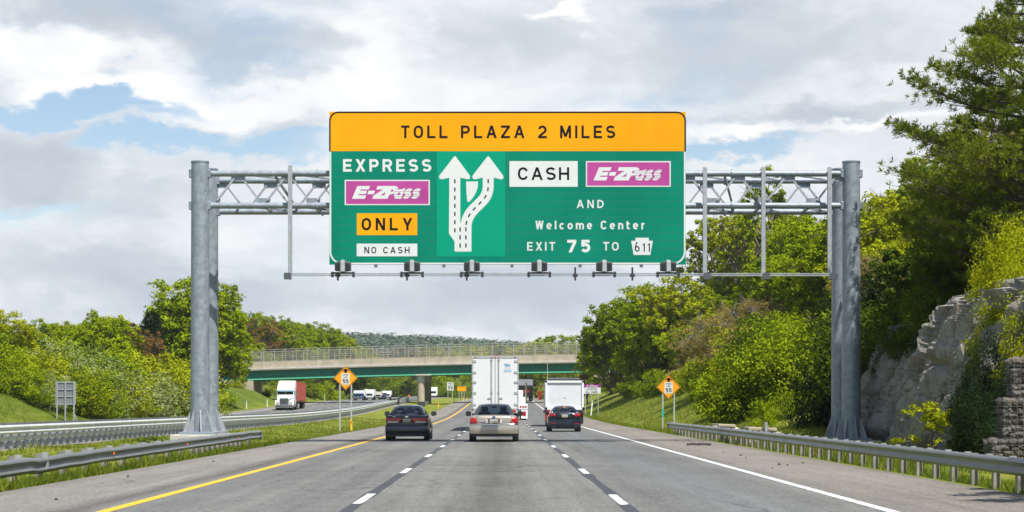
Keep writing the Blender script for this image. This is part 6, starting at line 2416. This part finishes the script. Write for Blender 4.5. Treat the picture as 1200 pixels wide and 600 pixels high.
# sapling in front of the rock
r_ = random.Random(77)
sp_ = thing('sapling', 'small bright green sapling in front of the rock face behind the guardrail', 'sapling', (12.55, 54.5, -.12))
mb = MB(); cl = []
limb(mb, (0, 0, -.2), (.1, 0, .7), .04, .03, r_, 4, .1)
for i in range(22):
    a = r_.uniform(0, 6.28); q = r_.uniform(.2, 1.0)
    e = Vector((math.cos(a) * q * .95, math.sin(a) * q * .9, r_.uniform(.55, 1.65) - .25 * q))
    limb(mb, (.08, 0, r_.uniform(.3, .8)), e, .018, .006, r_, 3, .12)
    for k in range(4):
        cl.append((e + Vector((r_.gauss(0, .1), r_.gauss(0, .1), r_.gauss(.03, .06))), .17, 15, r_.uniform(.35, 1), .5))
mb.build('stem', M['bark_pale'], sp_, smooth=True, fix=False)
leaf_mesh('foliage', cl, .15, 5, .4, .45, leaf_yellow, sp_)

# the white pine at the right edge
pine = needle_tree('pine_tree', 41, 11.0, 7.2, leaf_pine, .5, .44, 5, .05, 14, 28, .21, .017, .66, (.25, 1.0), .2, .45)
pine['label'] = 'big dark white pine leaning over the rock and taller than the gantry'
pine.location = (18.7, 66, 5.0)
pine2 = needle_tree('pine_tree', 42, 9.5, 3.8, leaf_pine, .6, .42, 6, .02, 13, 24, .22, .020, .65, (.1, .8), .1, .6)
pine2['label'] = 'lower pine behind the big one with its branches reaching towards the gantry column'
pine2.location = (19.6, 74, 4.6)
# tree beside the road just outside the frame; it shades the near right shoulder
o = put('yellow', 12.2, 26.5, 9.0, 'tall young tree behind the rock side guardrail near the camera, shading the shoulder', z=0)

# --- left side
spot('maple', 228, 227, 324, 'large bright green maple beside the median gantry column', wide=1.12)
spot('maple', 252, 236, 350, 'green tree between the median gantry column and the bridge end', wide=1.0)
spot('cedar', 178, 215, 362, 'dark conical cedar against the large maple')
spot('mid', 205, 245, 348, 'dark green tree behind the large maple')
rg = random.Random(9)
hedge = [('yellow', 8, 158, 362), ('maple2', 50, 172, 372), ('shrub', 20, 150, 400), ('blossom', 62, 158, 398), ('blossom', 78, 165, 390), ('shrub3', 38, 152, 405), ('maple2', 118, 185, 364), ('yellow', 135, 190, 368), ('slim', 108, 196, 362), ('red', 150, 190, 372), ('red', 168, 205, 382),
         ('blossom', 103, 170, 402), ('blossom', 118, 162, 410), ('shrub', 90, 162, 405), ('shrub2', 75, 155, 415), ('shrub', 140, 172, 402), ('shrub3', 160, 178, 405), ('shrub2', 178, 182, 412), ('shrub3', 195, 188, 408), ('shrub', 210, 192, 418), ('blossom', 165, 172, 422),
         ('shrub2', 10, 146, 418), ('shrub', 30, 146, 425), ('blossom', 48, 148, 430), ('shrub', 105, 158, 428), ('shrub3', 125, 163, 430), ('shrub', 145, 166, 435), ('shrub2', 190, 178, 432), ('shrub3', 205, 182, 434), ('shrub2', 0, 150, 385), ('shrub', 60, 150, 428), ('blossom', 213, 215, 425), ('shrub3', 86, 155, 430),
         ('mid', -25, 170, 360), ('shrub', -15, 150, 400), ('maple2', 85, 200, 375), ('yellow', 70, 205, 378), ('shrub2', 30, 165, 380)]
names_ = {'yellow': 'loose yellow green tree', 'maple2': 'rounded green tree', 'shrub': 'bright green bush', 'blossom': 'pale blossoming bush', 'shrub3': 'yellow green bush', 'slim': 'slender tree', 'red': 'reddish budding tree', 'shrub2': 'mid green bush', 'mid': 'dark oak'}
for kd, px, d, pt in hedge:
    spot(kd, px, d, pt, names_[kd] + ' of the dense hedge on the left bank', LBK, 1.15 if 'shrub' in kd or kd == 'blossom' else 1.05)
for kd, px, d, pt in (('shrub', 250, 262, 440), ('shrub2', 262, 270, 446), ('shrub3', 276, 280, 442), ('shrub', 240, 240, 448), ('shrub2', 288, 325, 446), ('shrub2', 303, 318, 450), ('shrub', 318, 325, 452), ('shrub3', 330, 345, 452)):
    spot(kd, px, d, pt, {'shrub': 'bright green bush', 'shrub2': 'mid green bush', 'shrub3': 'yellow green bush'}[kd] + ' on the bank between the large maple and the bridge end', 'bushes by the bridge end', 1.2)
# --- behind the bridge: left wood, far wood, right wood
WB = 'trees of the wood beyond the bridge'
wood = [('mid', 285, 345, 362), ('red', 300, 340, 368), ('red', 318, 350, 372), ('slim', 335, 360, 372), ('mid', 325, 350, 374), ('maple', 352, 372, 380), ('mid', 372, 385, 376), ('yellow', 390, 395, 386), ('maple2', 405, 410, 395), ('slim', 345, 365, 376), ('mid', 270, 360, 366),
        ('mid', 310, 380, 366), ('maple', 340, 395, 375), ('mid', 300, 330, 400), ('dark', 320, 335, 415), ('dark', 345, 345, 418), ('mid', 370, 360, 410), ('dark', 392, 375, 418), ('shrub2', 330, 330, 440), ('shrub2', 360, 338, 442), ('shrub', 385, 350, 444), ('dark', 410, 395, 415), ('mid', 405, 430, 400)]
for k in range(16):
    px = 420 + k * 14 + rg.uniform(-4, 4)
    wood.append((rg.choice(('mid', 'dark', 'maple2', 'yellow', 'red')), px, 560 + rg.uniform(0, 60), rg.uniform(402, 412)))
for k in range(18):
    px = 415 + k * 10.5 + rg.uniform(-3, 3)
    wood.append((rg.choice(('shrub', 'shrub2', 'dark', 'blossom', 'shrub3', 'mid')), px, 530 + rg.uniform(0, 30), rg.uniform(428, 446)))
for k in range(10):
    px = 596 + k * 11 + rg.uniform(-3, 3)
    wood.append((rg.choice(('mid', 'maple2', 'yellow', 'dark', 'bud')), px, 700 + rg.uniform(-60, 60) if px < 650 else 480 + rg.uniform(0, 40), rg.uniform(398, 412)))
wood += [('maple', 650, 500, 391), ('yellow', 628, 520, 397), ('yellow', 655, 430, 420), ('yellow', 668, 400, 425), ('shrub3', 650, 420, 442), ('mid', 676, 420, 400), ('dark', 690, 380, 418), ('mid', 596, 760, 430), ('dark', 612, 770, 432), ('dark', 585, 765, 432), ('mid', 628, 760, 432), ('dark', 640, 740, 435)]
wn = {'mid': 'dark green tree', 'red': 'reddish budding tree', 'slim': 'slender tree', 'maple': 'broad green tree', 'maple2': 'rounded green tree', 'yellow': 'yellow green tree', 'dark': 'dark bushy tree', 'shrub': 'bright green bush', 'shrub2': 'mid green bush', 'shrub3': 'yellow green bush', 'blossom': 'pale blossoming bush', 'bud': 'tan budding tree'}
for kd, px, d, pt in wood:
    spot(kd, px, d, pt, wn[kd] + ' of the wood beyond the bridge', WB, 1.2)

# ------------------------------------------------------------------ hills with far woods
def hill_z(x, y):
    u = sst(900, 1700, y)
    rid = 45 + 20 * noise.noise(Vector((x * .0022, 1.5, 0))) + 11 * noise.noise(Vector((x * .008, y * .004, 4))) - .040 * (x + 230)
    return 6 + u * rid - 30 * sst(1750, 2600, y)


hm = mat('hazed_hill_ground', (.085, .125, .085), .95, 0, .4, .02)  # hill colour blued to stand for distance haze
mb = MB()
hx = [-900 + 25 * i for i in range(57)]
hy = [880 + 40 * i for i in range(46)]
mb.loft([[(x, y, hill_z(x, y)) for x in hx] for y in hy])
tag(mb.build('hills', hm, smooth=True), kind='structure')
r = np.random.default_rng(4)
cl = []
for _ in range(13000):
    y = r.uniform(960, 1740); x = r.uniform(-.30, .16) * y
    rad = r.uniform(3.2, 6.0)
    z = hill_z(x, y) + rad * .45
    patch = .5 + .9 * noise.noise(Vector((x * .012, y * .01, 7)))
    cl.append(((x, y, z), rad, 16, float(np.clip(patch * .6 + .2 + r.normal() * .06, 0, 1)), .9))
far = leaf_mesh('far_woods', cl, 2.8, 3, .9, 2.2, leafmat('hazed_far_leaves', (.075, .115, .085), (.13, .175, .105), .1))  # leaf colours carry a painted bluish haze tint
tag(far, 'hazy wooded ridge along the horizon beyond the bridge', 'woods', kind='stuff')

# ------------------------------------------------------------------ grass and weeds
def grass(name, zones, seed, m):
    r = np.random.default_rng(seed)
    base, hh, tt = [], [], []
    for (x0, x1, y0, y1, n, h0, h1, bias) in zones:
        x = r.uniform(x0, x1, n); y = y0 + (y1 - y0) * r.random(n) ** bias
        for i in range(n):
            k = noise.noise(Vector((x[i] * .8, y[i] * .35, 5)))
            if k < -.30 and r.random() < .7: continue
            base.append((x[i], y[i], gz(x[i], y[i]) - .01 + (min(abs(abs(x[i]) - 8.4), 3) / 3 * .10 * noise.noise(Vector((x[i] * .35, y[i] * .22, 0))) if x[i] > -15.9 else 0)))
            hh.append((h0 + (h1 - h0) * r.random()) * (1 + .8 * k)); tt.append(.5 + .6 * k)
    B = np.array(base); n = len(B)
    h = np.array(hh)[:, None]; T = np.array(tt)
    a = r.random(n) * 6.283
    sd = np.stack([np.cos(a), np.sin(a), np.zeros(n)], 1)
    ln_ = np.stack([r.normal(size=n) * .35, r.normal(size=n) * .35, np.ones(n)], 1)
    w = .008 + .014 * r.random(n)[:, None]
    V = np.empty((n, 3, 3))
    V[:, 0] = B - sd * w; V[:, 1] = B + sd * w; V[:, 2] = B + ln_ * h
    me = bpy.data.meshes.new(name)
    me.vertices.add(n * 3); me.vertices.foreach_set('co', V.reshape(-1).astype(np.float32))
    me.loops.add(n * 3); me.loops.foreach_set('vertex_index', np.arange(n * 3, dtype=np.int32))
    me.polygons.add(n); me.polygons.foreach_set('loop_start', np.arange(0, n * 3, 3, dtype=np.int32))
    me.update(calc_edges=True)
    me.attributes.new('tone', 'FLOAT', 'FACE').data.foreach_set('value', np.clip(T + r.normal(size=n) * .2, 0, 1).astype(np.float32))
    me.materials.append(m)
    o = bpy.data.objects.new(name, me); COL.objects.link(o)
    return o


gm = leafmat('grass_blades', (.06, .11, .012), (.22, .25, .035), .35, 0)
o = grass('grass', [(-15.8, -8.6, 28, 90, 30000, .05, .16, 1.3), (-9.6, -8.5, 26, 72, 26000, .07, .24, 1.2), (-15.8, -8.5, 90, 190, 16000, .06, .18, 1.2), (9.15, 10.2, 30, 110, 16000, .05, .20, 1.2), (9.6, 14.6, 44, 92, 14000, .08, .35, 1.0),
                    (8.5, 18, 92, 235, 34000, .08, .26, 1.2), (-41, -33.4, 120, 240, 20000, .10, .35, 1.1)], 6, gm)
tag(o, 'grass and weeds growing on the median and the banks', 'grass', kind='stuff')

# ------------------------------------------------------------------ haze
hz = bpy.data.materials.new('haze')
hz.use_nodes = True
hz.node_tree.nodes.clear()
pv = hz.node_tree.nodes.new('ShaderNodeVolumePrincipled')
pv.inputs['Color'].default_value = (.80, .88, 1.0, 1)
pv.inputs['Density'].default_value = .00008
oo = hz.node_tree.nodes.new('ShaderNodeOutputMaterial')
hz.node_tree.links.new(pv.outputs[0], oo.inputs['Volume'])
mb = MB(); mb.box(-1000, 760, -60, 3300, -32, 96)
o = mb.build('haze', hz)
tag(o, 'thin pale haze in the air over the valley', 'haze', kind='stuff')
